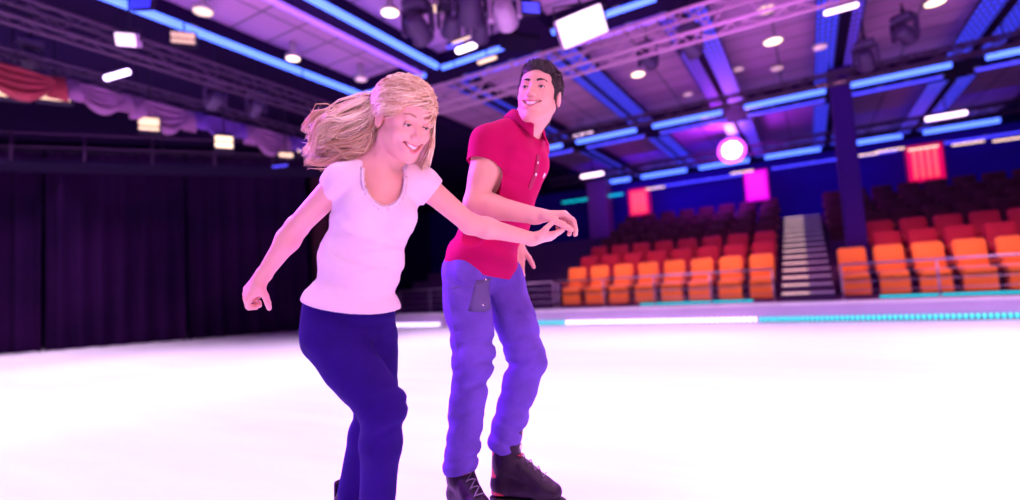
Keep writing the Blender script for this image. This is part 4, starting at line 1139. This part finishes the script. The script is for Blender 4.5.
# jeans
INDIGO = mat('indigo_denim', (0.018, 0.002, 0.14), 0.85, var=.35, scale=9, bump=.25, bscale=260, spec=.12)
lo = np.minimum.reduce([w[k_] for k_ in ('RH', 'LH', 'RK', 'LK', 'RA', 'LA', 'pelvis')]) - [.17, .17, .03]; hi = np.maximum.reduce([w[k_] for k_ in ('RH', 'LH', 'RK', 'LK', 'RA', 'LA', 'pelvis')]) + [.17, .17, .09]
fj = Field(lo, hi, HV)
fj.ell(w['pelvis'] + uT * .005, (.150, .108, .125), TW, .03)
for a, b, c in (('RH', 'RK', 'RA'), ('LH', 'LK', 'LA')):
    fj.cone(w[a], w[b], .087, .062, .04)
    fj.cone(w[b], w[b] + (w[c] - w[b]) * .28, .059, .060, .02); fj.cone(w[b] + (w[c] - w[b]) * .28, w[c], .060, .047, .02)
fj.ell(w['pelvis'] + TW @ np.array([0, -.05, -.05]), (.13, .08, .08), TW, .03)
fj.disp(wrinkle(.0018, .9)); fj.disp(creases(w['RK'], w['RA'] - w['RH'], .005, 130, .09)); fj.disp(creases(w['LK'], w['LA'] - w['LH'], .005, 130, .09, 2)); fj.disp(creases((w['RH'] + w['LH']) / 2 + fT * .08, uT + lT * .6, .006, 95, .12))
fj.disp(creases(w['RA'], [0, 0, 1], .005, 110, .10)); fj.disp(creases(w['LA'], [0, 0, 1], .005, 110, .10, 1))
for b, c in (('RK', 'RA'), ('LK', 'LA')):
    v = nrm(w[c] - w[b]); fj.cone(w[c] - v * .02, w[c] + v * .1, .040, .040, .002, 'cut')
jw_ = fj.mesh('jeans', INDIGO, WM, base_w)
# skates
def boot_for(par, base, K, A, tdir, male, L=.27):
    td = nrm([tdir[0], tdir[1], 0]); gz = .075
    g = np.array([A[0], A[1], gz]); heel = g - td * .065; toe = heel + td * L
    heel = heel.copy(); toe = toe.copy()
    v = nrm(K - A); skate(par, base, np.array([A[0], A[1], gz + .085]) * .6 + .4 * A, heel, toe, male, A + v * .10)
boot_for(WM, base_w, w['RK'], w['RA'], [.75, -.6], False, .26)
boot_for(WM, base_w, w['LK'], w['LA'], [.45, -.9], False, .26)

# ---- blonde hair: a shaped cap and wind-blown locks
def hair_mat(name, c1, c2, rough=.45):
    def f(nt, p):
        at = nt.nodes.new('ShaderNodeAttribute'); at.attribute_name = 'lock'
        cr = nt.nodes.new('ShaderNodeValToRGB'); cr.color_ramp.elements[0].color = (*c1, 1); cr.color_ramp.elements[1].color = (*c2, 1)
        nt.links.new(at.outputs['Fac'], cr.inputs[0]); nt.links.new(cr.outputs[0], p.inputs['Base Color'])
        p.inputs['Roughness'].default_value = rough; p.inputs['Specular IOR Level'].default_value = .6
    return mat_math(name, f)
BLOND = hair_mat('hair_blonde', (0.50, 0.26, 0.10), (1.0, 0.88, 0.60), .35)
CAPB = mat('hair_blonde_cap', (0.62, 0.38, 0.20), 0.6, var=.3, scale=60, bump=.4, bscale=120, stretch=(1, 1, 6))
HC = w['head'] + HW @ np.array([0, -.012, .040]); HR = np.array([.076, .094, .082])
fc = Field(w['head'] - .18, w['head'] + .18, HV)
fc.ell(HC, HR + .010, HW, .01)
fc.cone(w['head'] + HW @ np.array([0, -.07, .0]), w['head'] + HW @ np.array([0.0, -.085, -.08]), .060, .040, .03)
fc.ell(w['head'] + HW @ np.array([0, .095, -.030]), (.066, .080, .105), HW, .008, 'cut')
for q in (-1, 1): fc.ell(w['head'] + HW @ np.array([q * .085, .030, -.030]), (.030, .050, .055), HW, .006, 'cut')
fc.disp(wrinkle(.0012, 2.5))
fc.mesh('hair_cap', CAPB, WM, base_w)
rs = np.random.RandomState(11)
def bez(cps, n):
    cps = [np.array(c) for c in cps]; out = []
    cps = [cps[0]] + cps + [cps[-1]]
    segs = len(cps) - 3
    for i in range(n):
        t = i / (n - 1.0) * segs; k_ = min(int(t), segs - 1); u = t - k_
        a, b, c, d = cps[k_:k_ + 4]
        out.append(.5 * ((2 * b) + (-a + c) * u + (2 * a - 5 * b + 4 * c - d) * u * u + (-a + 3 * b - 3 * c + d) * u ** 3))
    return out
def out_head(p, pad):
    q = HW.T @ (p - HC) / (HR + pad); r_ = np.linalg.norm(q)
    if r_ < 1: p = HC + HW @ (q / r_ * (HR + pad))
    return p
LOCKS = []
for _k in range(85):
    LOCKS.append(dict(u=rs.uniform(), u2=rs.uniform(-1, 1), ln=rs.uniform(.45, 1.0), j=rs.uniform(-1, 1, 8), ph=rs.uniform(0, 6.28), c=rs.uniform(0, 1), up=rs.uniform(-.03, .03)))
def strands(count, kind):
    V = []; Fc = []; A_ = []; n = 16
    made = 0
    while made < count:
        th = rs.uniform(0, 2 * PI); ph = math.acos(rs.uniform(-.25, 1)); d = np.array([math.sin(ph) * math.cos(th), math.sin(ph) * math.sin(th), math.cos(ph)])
        part = .012                                    # parting on top
        if kind == 'mane':
            root = HC + HW @ (d * (HR + .004))
            fq = (HW.T @ (root - w['head']) - np.array([0, .095, -.030])) / np.array([.066, .080, .105])
            if fq @ fq < 1.0: continue
            if any((((HW.T @ (root - w['head']) - np.array([q_ * .085, .030, -.030])) / np.array([.03, .05, .055])) ** 2).sum() < 1 for q_ in (-1, 1)): continue
            lift = rs.uniform(.006, .018)
            # travel over the skull towards the back, nearest side of the picture
            tgt = np.array([-.70 + rs.uniform(-.25, .25), -.85, -.25 + rs.uniform(-.5, .30)])
            cps = [root]
            for s_ in (.12, .35, .7):
                q = nrm(d * (1 - s_) + nrm(tgt) * s_); cps.append(HC + HW @ (q * (HR + (lift if s_ > .2 else .011))))
            lk = LOCKS[int(np.clip((math.atan2(d[2], -d[0]) / PI + .5) * 0 + rs.randint(0, 85), 0, 84))]
            jt = rs.uniform(-1, 1, 6) * (3.2 if rs.uniform() < .14 else 1.0); u, u2, ln, jj = lk['u'], lk['u2'], lk['ln'] + .08 * rs.uniform(-1, 1), lk['j']
            g1 = J(370 + 5 * jj[0] + 2.5 * jt[0], 99 + 48 * u ** 1.1 + 3 * jt[1], 1.63 + .06 * u2 + .01 * jt[2])
            g2 = J(346 + 6 * jj[1] + 2.5 * jt[3], 110 + 46 * u + 7 * jj[2] + 2.5 * jt[1], 1.66 + .08 * u2 + .01 * jt[2])
            g3 = J(346 - 31 * ln, 121 + 34 * u + 9 * jj[3] + 3.5 * jt[4], 1.69 + .10 * u2 + .015 * jt[5])
            g4 = J(346 - 35 * ln + 10 * jj[4], 126 + 34 * u + 13 * jj[5] + 4 * jt[0], 1.70 + .11 * u2 + .03 * jj[6])
            cps += [g1, g2, g3, g4]
        elif kind == 'front':
            root = HC + HW @ (nrm([rs.uniform(.12, .40), rs.uniform(.05, .55), 1.0]) * (HR + .006))
            k1 = HC + HW @ (nrm([.75 + rs.uniform(-.1, .2), .55 + rs.uniform(-.2, .25), .45]) * (HR + .016))
            k2 = HC + HW @ (nrm([1.0, .35 + rs.uniform(-.3, .25), -.15]) * (HR + np.array([.022, .02, .02])))
            k3 = w['head'] + HW @ np.array([.088 + rs.uniform(-.006, .010), .035 + rs.uniform(-.04, .02), -.065 + rs.uniform(-.02, .02)])
            k4 = k3 + HW @ np.array([rs.uniform(-.015, .01), -.02 + rs.uniform(-.02, .015), -.045 - rs.uniform(0, .03)])
            cps = [root, k1, k2, k3, k4]
        else:                                          # under hair behind the neck
            root = HC + HW @ (nrm([rs.uniform(-1, .6), -1, -.5 + rs.uniform(-.3, .3)]) * (HR + .004))
            g1 = J(372 + rs.uniform(-7, 10), 146 + rs.uniform(-12, 10), 1.67 + rs.uniform(-.02, .06))
            g2 = J(352 + rs.uniform(-10, 10), 150 + rs.uniform(-14, 10), 1.71 + rs.uniform(-.03, .06))
            g3 = J(330 + rs.uniform(-14, 10), 146 + rs.uniform(-16, 14), 1.73 + rs.uniform(-.05, .06))
            cps = [root, g1, g2, g3]
        pts = bez(cps, n)
        if kind == 'mane': ph_ = lk['ph'] + .5 * rs.uniform(-1, 1); am = .010; wd = nrm([jj[6] * .4, jj[7], 1.0]); fr = 5.0 + jj[2]
        else: ph_ = rs.uniform(0, 6.28); am = .003; wd = nrm(rs.randn(3)); fr = rs.uniform(2, 4)
        pts = [out_head(p, .006 if kind != 'front' else .009) + wd * am * max(0, (i / n - .25)) * 1.3 * math.sin(fr * PI * i / n + ph_) for i, p in enumerate(pts)]
        r0 = rs.uniform(.0010, .0021)
        prev = None; b0 = len(V); c_ = np.clip((lk['c'] * .6 + .4 * rs.uniform()) if kind == 'mane' else rs.uniform(0, 1) * (1.0 if kind != 'under' else .35), 0, 1)
        for i, p in enumerate(pts):
            t = nrm(pts[min(i + 1, n - 1)] - pts[max(i - 1, 0)])
            if prev is None: prev = nrm(np.cross(t, rs.randn(3)))
            u_ = nrm(prev - t * (prev @ t)); prev = u_; v_ = np.cross(t, u_)
            r_ = r0 * (1.0 if i < n * .6 else max(.12, 1 - (i - n * .6) / (n * .42)))
            for q in range(4):
                a_ = q * PI / 2; V.append(p + (u_ * math.cos(a_) * 1.5 + v_ * math.sin(a_) * .7) * r_ - base_w); A_.append(c_)
            if i:
                for q in range(4):
                    Fc.append((b0 + 4 * (i - 1) + q, b0 + 4 * (i - 1) + (q + 1) % 4, b0 + 4 * i + (q + 1) % 4, b0 + 4 * i + q))
        made += 1
    return V, Fc, A_
def hair_obj(name, count, kind, par):
    V, Fc, A_ = strands(count, kind); me = bpy.data.meshes.new(name); me.from_pydata([tuple(v) for v in V], [], Fc)
    at = me.attributes.new('lock', 'FLOAT', 'POINT'); at.data.foreach_set('value', A_)
    me.polygons.foreach_set('use_smooth', [True] * len(me.polygons)); me.materials.append(BLOND)
    o = bpy.data.objects.new(name, me); COL.objects.link(o); o.parent = par; return o
hair_obj('hair', 3000, 'mane', WM)
hair_obj('fringe', 330, 'front', WM)
hair_obj('hair_underlayer', 420, 'under', WM)

# ------------------------------------------------------------------ MAN
v = {}
v['head'] = J(539, 97, 1.99); v['neck'] = J(524, 128, 2.03)
v['RS'] = J(488, 143, 1.93); v['LS'] = J(533, 148, 2.17)
v['RE'] = J(476, 204, 1.90); v['RW'] = J(537, 216, 1.86)
v['LE'] = J(521, 206, 2.31); v['LW'] = J(518, 246, 2.28)
v['chest'] = J(509, 168, 2.05); v['waist'] = J(497, 215, 2.06); v['pelvis'] = J(482, 262, 2.06)
v['RH'] = J(466, 276, 1.99); v['LH'] = J(500, 277, 2.12)
v['RK'] = J(473, 362, 1.90); v['RA'] = J(459, 464, 1.95)
v['LK'] = J(528, 358, 2.00); v['LA'] = J(504, 442, 2.03)
uM = nrm(v['neck'] - v['pelvis']); lM = nrm(v['LS'] - v['RS']); fM = np.cross(lM, uM); TM = frame(fM, uM)
base_m = np.array([v['pelvis'][0], v['pelvis'][1], 0.0])
MN = empty('person', unloc(base_m), YAW, 'smiling dark-haired man in crimson polo shirt and blue jeans, skating', 'person')
fm = Field(np.minimum.reduce(list(v.values())) - [.16, .20, .16], np.maximum.reduce(list(v.values())) + [.22, .20, .16], HV)
torso(fm, v['pelvis'], v['waist'], v['chest'], v['neck'], TM, .92, -.008, True)
fm.cone(v['RS'] + TM @ np.array([.02, 0, -.01]), v['LS'] + TM @ np.array([-.02, 0, -.01]), .046, .046, .05)
myaw = R(-20)
fh = np.array([math.sin(myaw), -math.cos(myaw), -.16]); uh = np.array([math.sin(R(11)), .05, math.cos(R(11))]); HM = frame(fh, uh)
hb = v['head'] + HM @ np.array([0, -.02, -.06])
fm.cone(v['chest'] + uM * .10, v['neck'], .066, .056, .04); fm.cone(v['neck'] - uM * .01, hb, .053, .052, .02)
for S in ('RS', 'LS'): fm.cone(v['neck'] + uM * .015, v[S] + uM * .006, .040, .044, .04)
PM = head(fm, v['head'], HM, 1.01, True)
arm(fm, v['RS'], v['RE'], v['RW'], (.052, .045, .045, .029), .02)
fm.ell(v['RS'] * .5 + v['RE'] * .5 + TM @ np.array([-.004, .012, 0]), (.046, .046, .075), TM, .02)
arm(fm, v['LS'], v['LE'], v['LW'], (.050, .043, .042, .028), .02)
for a, b, c in (('RH', 'RK', 'RA'), ('LH', 'LK', 'LA')):
    fm.cone(v[a], v[b], .074, .052, .03); fm.cone(v[b], v[b] + (v[c] - v[b]) * .3, .050, .052, .02); fm.cone(v[b] + (v[c] - v[b]) * .3, v[c], .052, .036, .02)
nl = []
hand(fm, v['RW'], np.array([1, .0, .02]), np.array([.25, .12, -1.0]), np.array([.05, -1, -.1]), [(R(38), R(36), R(14)), (R(46), R(36), R(16)), (R(54), R(38), R(18)), (R(62), R(38), R(20))], 1.14, (0.85, .30, .55), .4, .10, nl)
hand(fm, v['LW'], nrm(v['LW'] - v['LE']), np.array([.2, -.9, .1]), np.array([.9, .1, .2]), cu(20, 30, 20), 1.0, (.6, .5, .4), .3, 0, nl)
fm.mesh('body', SKIN, MN, base_m)
head_parts(PM, HM, 1.01, MN, base_m, True, .0028)
put_nails(nl, MN, base_m, NAIL)
# hair
DARKH = mat('hair_dark', (0.020, 0.012, 0.018), 0.55, var=.5, scale=80, bump=.6, bscale=220)
fc = Field(v['head'] - .16, v['head'] + .17, .0026)
HS = 1.01
def hp_(x, y, z): return v['head'] + HM @ (np.array([x, y, z]) * HS)
fc.ell(hp_(0, -.014, .042), np.array([.083, .102, .088]) * HS, HM, .01); fc.ell(hp_(.0, .050, .086), np.array([.058, .040, .030]) * HS, HM, .02)
fc.cone(hp_(0, -.075, -.01), hp_(0, -.078, -.06), .045, .030, .03)
for q in (-1, 1): fc.cone(hp_(q * .073, .018, .03), hp_(q * .072, .018, -.014), .012, .006, .01)
fc.ell(hp_(0, .094, -.034), np.array([.067, .074, .104]) * HS, HM, .005, 'cut')
for q in (-1, 1): fc.ell(hp_(q * .088, .0, -.030), np.array([.024, .030, .042]) * HS, HM, .004, 'cut')
fc.disp(wrinkle(.0011, 4.0))
hcap = fc.mesh('hair', DARKH, MN, base_m)
V = []; Fc = []
for _i in range(2600):
    th = rs.uniform(0, 2 * PI); zz = rs.uniform(-.35, 1); rr_ = math.sqrt(1 - zz * zz); d = np.array([rr_ * math.cos(th), rr_ * math.sin(th), zz])
    p = surf(fc, hp_(0, -.014, .045), HM @ d)
    lc = HM.T @ (p - v['head']) / HS
    fq = (lc - np.array([0, .094, -.034])) / np.array([.067, .074, .104])
    if fq @ fq < 1.04 or np.linalg.norm(p - hp_(0, -.014, .045)) < .07: continue
    if any((((lc - np.array([q_ * .088, 0, -.030])) / np.array([.026, .032, .044])) ** 2).sum() < 1 for q_ in (-1, 1)): continue
    n_ = nrm(HM @ d); fl = nrm(HM @ np.array([.35 * d[0] + rs.uniform(-.2, .2), .9 if d[1] > .2 else -.5, .5 if d[2] > .5 else -.9])); dr = nrm(n_ * .75 + (fl - n_ * (fl @ n_)) * .8 + rs.randn(3) * .12)
    a_ = p - n_ * .003; L_ = rs.uniform(.008, .015) * (.6 if zz < .2 else 1); u_ = nrm(np.cross(dr, rs.randn(3))); w_2 = np.cross(dr, u_); b0 = len(V)
    for t_, r_ in ((0, .0016), (.6, .0012)):
        for q in range(3): V.append(a_ + dr * L_ * t_ + (u_ * math.cos(q * 2.094) + w_2 * math.sin(q * 2.094)) * r_ - base_m)
    V.append(a_ + dr * L_ - base_m)
    for q in range(3):
        Fc.append((b0 + q, b0 + (q + 1) % 3, b0 + 3 + (q + 1) % 3, b0 + 3 + q)); Fc.append((b0 + 3 + q, b0 + 3 + (q + 1) % 3, b0 + 6))
MB().add(V, Fc).build('short_hair', DARKH, MN)

# polo
POLO = mat('polo_red', (0.46, 0.002, 0.10), 0.85, var=.06, scale=20, bump=.2, bscale=400, spec=.12)
lo = np.minimum.reduce([v['RS'], v['LS'], v['pelvis'], v['RE']]) - [.18, .20, .14]; hi = np.maximum.reduce([v['RS'], v['LS'], v['neck'], v['LE']]) + [.20, .20, .12]
fp = Field(lo, hi, HV)
torso(fp, v['pelvis'], v['waist'], v['chest'], v['neck'], TM, .92, .010, True, .05)
fp.ell(v['waist'] + uM * .01, (.142, .112, .17), TM, .05); fp.ell(v['pelvis'] + uM * .01, (.150, .116, .14), TM, .04)
fp.cone(v['RS'] + TM @ np.array([.03, 0, -.01]), v['LS'] + TM @ np.array([-.03, 0, -.01]), .060, .060, .05)
for S, E_, Lh in (('RS', 'RE', .125), ('LS', 'LE', .125)):
    vv = nrm(v[E_] - v[S]); e_ = v[S] + vv * (Lh + .02)
    fp.cone(v['neck'] + uM * .010 + (v[S] - v['neck']) * .25, v[S], .046, .058, .03)
    fp.cone(v[S], e_, .062, .064, .025)
fp.disp(wrinkle(.0018, .9)); fp.disp(creases(v['waist'], uM + lM * .5, .0055, 95, .16)); fp.disp(creases(v['RS'] - uM * .08 + fM * .05, uM + fM * .6, .005, 120, .10, 1)); fp.disp(creases(v['pelvis'] + uM * .06, uM + fM * .3, .005, 105, .13))
fp.plane(v['pelvis'] - uM * .034, -uM + fM * .02)
for S, E_ in (('RS', 'RE'), ('LS', 'LE')):
    vv = nrm(v[E_] - v[S]); a = v[S] + vv * .125
    fp.cone(a, a + vv * .2, .078, .078, .001, 'cut'); fp.cone(a - vv * .02 - vv * .06, a + vv * .05, .054, .054, .001, 'cut')
fp.ell(v['neck'] + TM @ np.array([0, .012, .045]), (.066, .075, .055), TM, .003, 'cut')
fp.cone(v['neck'] + TM @ np.array([0, .075, .02]), v['neck'] + TM @ np.array([0, .105, -.075]), .028, .007, .003, 'cut')
fp.cone(v['pelvis'] - uM * .10, v['pelvis'] - uM * .022, .112, .112, .002, 'cut', flat=(lM, 1.22))
fp.mesh('polo_shirt', POLO, MN, base_m)
# hem band of the near sleeve
vv = nrm(v['RE'] - v['RS']); a = v['RS'] + vv * .052
# collar: a folded band around the neck, open at the front
cb = MB(); rr = []
nk = v['neck'] + TM @ np.array([0, .006, .020])
for i in range(25):
    a_ = R(-148 + 296 * i / 24.0)                        # 0 = back of the neck
    rx, ry = .066, .066
    d_ = TM @ np.array([math.sin(a_) * rx, -math.cos(a_) * ry, 0]); dn = nrm(d_)
    fr_ = (abs(a_) / R(148)); drop = .010 + .028 * fr_ ** 2
    top_ = nk + d_ * 1.02 + uM * (.034 - .040 * fr_ ** 3) ; bot = nk + d_ * (1.30 + .25 * fr_) + uM * (.004 - drop * .8 - .035 * fr_ ** 3)
    inn = nk + d_ * .86 + uM * (-.015 - .035 * fr_ ** 3)
    rr.append([inn - base_m, top_ - base_m, top_ + dn * .006 - base_m, bot + dn * .007 - base_m, bot - base_m, top_ + dn * .001 - uM * .008 - base_m])
cb.loft(rr, True); cb.build('collar', POLO, MN, True)
# placket with two buttons
POLOD = mat('polo_placket', (0.34, 0.001, 0.075), 0.75)
def on_front(F_, x, z, T, c0):       # walk forwards from inside until the field is positive
    p = c0 + T @ np.array([x, 0, z])
    for i in range(200):
        q = p + T[:, 1] * .0015 * i
        ijk = ((q - F_.lo) / F_.h).astype(int)
        if np.all(ijk >= 0) and np.all(ijk < F_.n) and F_.A[tuple(ijk)] > 0 and i > 3: return q
    return p
pk = MB(); rr = []
for z in np.linspace(.075, -.060, 9):
    a_ = on_front(fp, .012, z, TM, v['chest']); b_ = on_front(fp, -.012, z, TM, v['chest'])
    rr.append([a_ + fM * .003 - base_m, b_ + fM * .003 - base_m, b_ - fM * .004 - base_m, a_ - fM * .004 - base_m])
pk.loft(rr, True); pko = pk.build('placket', POLOD, MN)
BUT = mat('button', (0.9, 0.8, 0.85), .3)
for z in (.045, .0):
    c = on_front(fp, 0, z, TM, v['chest']) + fM * .003 - base_m
    MB().lathe([(.0001, -.001), (.0055, -.001), (.0058, .001), (.004, .0022), (.0001, .0018)], c, 14, TM @ rotm((1, 0, 0), R(-90))).build('button', BUT, pko, True)
c = on_front(fp, .075, .012, TM, v['chest']) + fM * .001 - base_m      # small embroidered emblem
em = MB()
for (dx, dz, rr_) in ((0, 0, .006), (.005, .006, .004), (-.004, .009, .0035), (.002, -.008, .0035), (-.006, -.004, .003)):
    em.lathe([(.0001, .0015), (rr_, 0), (rr_, -.004)][::-1], c + TM @ np.array([dx, 0, dz]), 10, TM @ rotm((1, 0, 0), R(-90)))
em.build('emblem', BUT, MN, True)

# jeans
DENIM = mat('blue_denim', (0.13, 0.07, 0.46), 0.85, var=.5, scale=9, bump=.3, bscale=260, spec=.15)
DENIMD = mat('denim_seam', (0.10, 0.07, 0.25), 0.75)
ks = ('RH', 'LH', 'RK', 'LK', 'RA', 'LA', 'pelvis')
lo = np.minimum.reduce([v[k_] for k_ in ks]) - [.19, .17, .05]; hi = np.maximum.reduce([v[k_] for k_ in ks]) + [.17, .17, .12]
fj = Field(lo, hi, HV)
fj.ell(v['pelvis'] - uM * .005, (.147, .112, .115), TM, .03)
for a, b, c in (('RH', 'RK', 'RA'), ('LH', 'LK', 'LA')):
    fj.cone(v[a], v[b], .090, .070, .03)
    m2 = v[b] + (v[c] - v[b]) * .3
    fj.cone(v[b], m2, .068, .066, .02); fj.cone(m2, v[c], .066, .062, .02)
fj.ell(v['pelvis'] + TM @ np.array([0, -.055, -.05]), (.125, .085, .085), TM, .03)
fj.disp(wrinkle(.0028, .8)); 
for q, (a, b, c) in enumerate((('RH', 'RK', 'RA'), ('LH', 'LK', 'LA'))):
    fj.disp(creases(v[b], v[c] - v[a], .012, 95, .11, q)); fj.disp(creases(v[c] + [0, 0, .04], v[c] - v[b], .009, 105, .11, q * 2)); fj.disp(creases(v[a] - uM * .08, uM + fM, .011, 85, .12, q))
    fj.disp(creases(v[b] * .5 + v[c] * .5, v[c] - v[b] + fM * .2, .006, 80, .12, q + 1))
    vd = nrm(v[c] - v[b])
    e_ = v[c] + vd * (.012 if q == 0 else -.005)
    fj.cone(e_ + vd * .001, e_ + vd * .15, .11, .11, .002, 'cut') if False else None
    fj.cone(e_ - vd * .05, e_ + vd * .1, .053, .053, .002, 'cut')
jm = fj.mesh('jeans', DENIM, MN, base_m)
def surf(F_, p, d):     # nearest outside point from inside along d
    d = nrm(d)
    for i in range(160):
        q = p + d * .002 * i; ijk = ((q - F_.lo) / F_.h).astype(int)
        if np.all(ijk >= 0) and np.all(ijk < F_.n) and F_.A[tuple(ijk)] > 0 and i > 3: return q
    return p
# front pocket seam, stitching and rivet on the near hip
pd = MB(); line = []
for t in np.linspace(0, 1, 10):
    d_ = fM * (.95 - .9 * t) - lM * (.45 + .6 * t); line.append(surf(fj, v['pelvis'] + uM * (-.035 - .045 * t ** 2), d_) - base_m)
pd.tube(line, .0028, 6); pd.build('pocket_seam', DENIMD, jm, True)
line = []
for t in np.linspace(0.0, 1, 16):
    side_pt = v['RH'] * (1 - t) + v['RK'] * t
    line.append(surf(fj, side_pt, -lM) - base_m)
MB().tube(line, .0022, 6).build('side_seam', DENIMD, jm, True)
# patch pocket, dark, on the near front thigh
pp = MB(); grid = []
for iz in range(6):
    row = []
    for ix in range(7):
        t = -.02 + .5 * ix / 6.0
        d_ = fM * .75 - lM * (.75) ; d_ = nrm(d_ + (fM + lM) * t)
        row.append(surf(fj, v['pelvis'] * .6 + v['RH'] * .4 + uM * (-.008 - .021 * iz), d_) + nrm(d_) * .001)
    grid.append(row)
vs = [p_ - base_m for r_ in grid for p_ in r_]; fs = [(i * 7 + j, i * 7 + j + 1, (i + 1) * 7 + j + 1, (i + 1) * 7 + j) for i in range(5) for j in range(6)]
DKD = mat('pocket_denim', (0.10, 0.07, 0.24), .8, var=.3, scale=20)
o = pp.add(vs, fs).build('pocket', DKD, jm, True); so = o.modifiers.new('t', 'SOLIDIFY'); so.thickness = .003; so.offset = 0
for (iz, ix) in ((0, 3), (4, 3)):
    MB().lathe([(.005, -.002), (.005, .002), (.0001, .003)], grid[iz][ix] - base_m, 10, TM @ rotm((1, 0, 0), R(-90))).build('rivet', STEELB, o, True)
boot_for(MN, base_m, v['RK'], v['RA'], [.55, -.85], True, .28)
boot_for(MN, base_m, v['LK'], v['LA'], [1.0, -.35], True, .30)

# ================================================================== LIGHT
def area(name, p, tgt, sx, sy, e, col, spread=180):
    l = bpy.data.lights.new(name, 'AREA'); l.shape = 'RECTANGLE'; l.size = sx; l.size_y = sy; l.energy = e; l.color = col; l.spread = R(spread)
    o = bpy.data.objects.new(name, l); COL.objects.link(o); o.location = tuple(p)
    d = Vector(tuple(tgt)) - Vector(tuple(p)); o.rotation_euler = d.to_track_quat('-Z', 'Y').to_euler(); return o
def spot(name, p, tgt, e, col, ang_=60, blend=.6, r=.1):
    l = bpy.data.lights.new(name, 'SPOT'); l.energy = e; l.color = col; l.spot_size = R(ang_); l.spot_blend = blend; l.shadow_soft_size = r
    o = bpy.data.objects.new(name, l); COL.objects.link(o); o.location = tuple(p)
    d = Vector(tuple(tgt)) - Vector(tuple(p)); o.rotation_euler = d.to_track_quat('-Z', 'Y').to_euler(); return o
def point(name, p, e, col, r=.15):
    l = bpy.data.lights.new(name, 'POINT'); l.energy = e; l.color = col; l.shadow_soft_size = r
    o = bpy.data.objects.new(name, l); COL.objects.link(o); o.location = tuple(p); return o
ICEC = (0.92, 0.64, 1.0)
# rink wash: added area lights brightening the ice, narrow spread keeps them unseen
for x in (-14.0, -10.0, -6.0, -2.0, 2.0, 5.0):
    for y in (-3.0, 0.5, 4.0, 7.6):
        if x < -9 and y > 5: continue
        area('rink_wash', (x, y, 4.02), (x, y, 0), 2.6, 2.2 if y < 7 else 1.6, (92 if y < 7 else 84) * {(-2.0, .5): .45, (-2.0, 4.0): .7, (2.0, .5): .7}.get((x, y), 1), ICEC, 95)
# key from the right of the camera, warm pink white
wp = lambda q: unloc(np.array(q, float))
area('key', wp((2.6, -1.0, 3.0)), wp((0, 1.9, 1.2)), 1.0, 1.0, 62, (1.0, 0.42, 0.52), 140)
# violet rim from left behind
area('rim_violet', wp((-3.2, 3.2, 3.0)), wp((-.2, 1.8, 1.1)), 1.0, 1.0, 200, (0.50, 0.05, 1.0), 120)
area('fill_violet', wp((-2.4, -1.2, 2.0)), wp((-.1, 1.8, 1.0)), 1.6, 1.6, 16, (0.42, 0.10, 1.0), 140)
area('rim_magenta', wp((2.4, 4.4, 3.4)), wp((.1, 1.9, 1.2)), 1.0, 1.0, 60, (1.0, 0.30, 0.85), 120)
# seat wash
for x in (-4.2, -1.5, 1.9, 4.6):
    area('seat_wash', (x, 8.8, 4.4), (x, 11.9, .9), 1.6, 0.3, 22, (1.0, 0.30, 0.30), 50)
area('back_wash', (-4.5, 17.5, 4.8), (-4.5, 21.5, 3.4), 5, .5, 130, (0.08, 0.01, 1.0), 160)
area('back_wash', (3.5, 17.5, 4.8), (3.5, 21.5, 3.0), 5, .5, 55, (0.06, 0.005, 1.0), 160)
point('spot_glow', at_depth(728, 156, 15.0), 260, (0.45, 0.02, 1.0), .25)  # added point light, stands in for violet haze around the spotlight
# ceiling wash
area('ceiling_wash', (-6.5, 3.0, 3.2), (-5.6, 5.2, 5.3), .6, .6, 12, (0.85, 0.35, 1.0), 150)
area('ceiling_wash', (-0.5, 5.4, 3.3), (0.2, 10.8, 5.3), 1.2, .6, 30, (0.75, 0.22, 1.0), 120)
area('ceiling_wash', (3.2, 6.5, 3.4), (3.4, 11.5, 5.3), 1.2, .6, 12, (0.55, 0.08, 1.0), 120)
area('swag_wash', (-6.9, 1.2, 3.2), (-8.6, 4.3, 3.9), .5, .5, 3, (0.95, 0.5, 0.9), 120)
area('corner_blue', (-9.5, 2.4, 3.4), (-12, 4, 5.0), 1.5, 1.0, 10, (0.05, 0.02, 1.0), 160)
area('curtain_wash', (-9.5, 2.0, 4.4), (-14.5, 6.5, 1.4), 1.0, .5, 10, (0.8, 0.12, 0.8), 110)
w_ = bpy.data.worlds.new('world'); SC.world = w_; w_.use_nodes = True
bg = w_.node_tree.nodes['Background']; bg.inputs[0].default_value = (0.30, 0.10, 0.85, 1); bg.inputs[1].default_value = 0.04

SC.view_settings.view_transform = 'Standard'; SC.view_settings.look = 'None'; SC.view_settings.gamma = 1.0
SC.view_settings.use_curve_mapping = False; SC.view_settings.exposure = 0.0
SC.cycles.use_denoising = True
SC.cycles.max_bounces = 6
SC.cycles.sample_clamp_indirect = 6.0
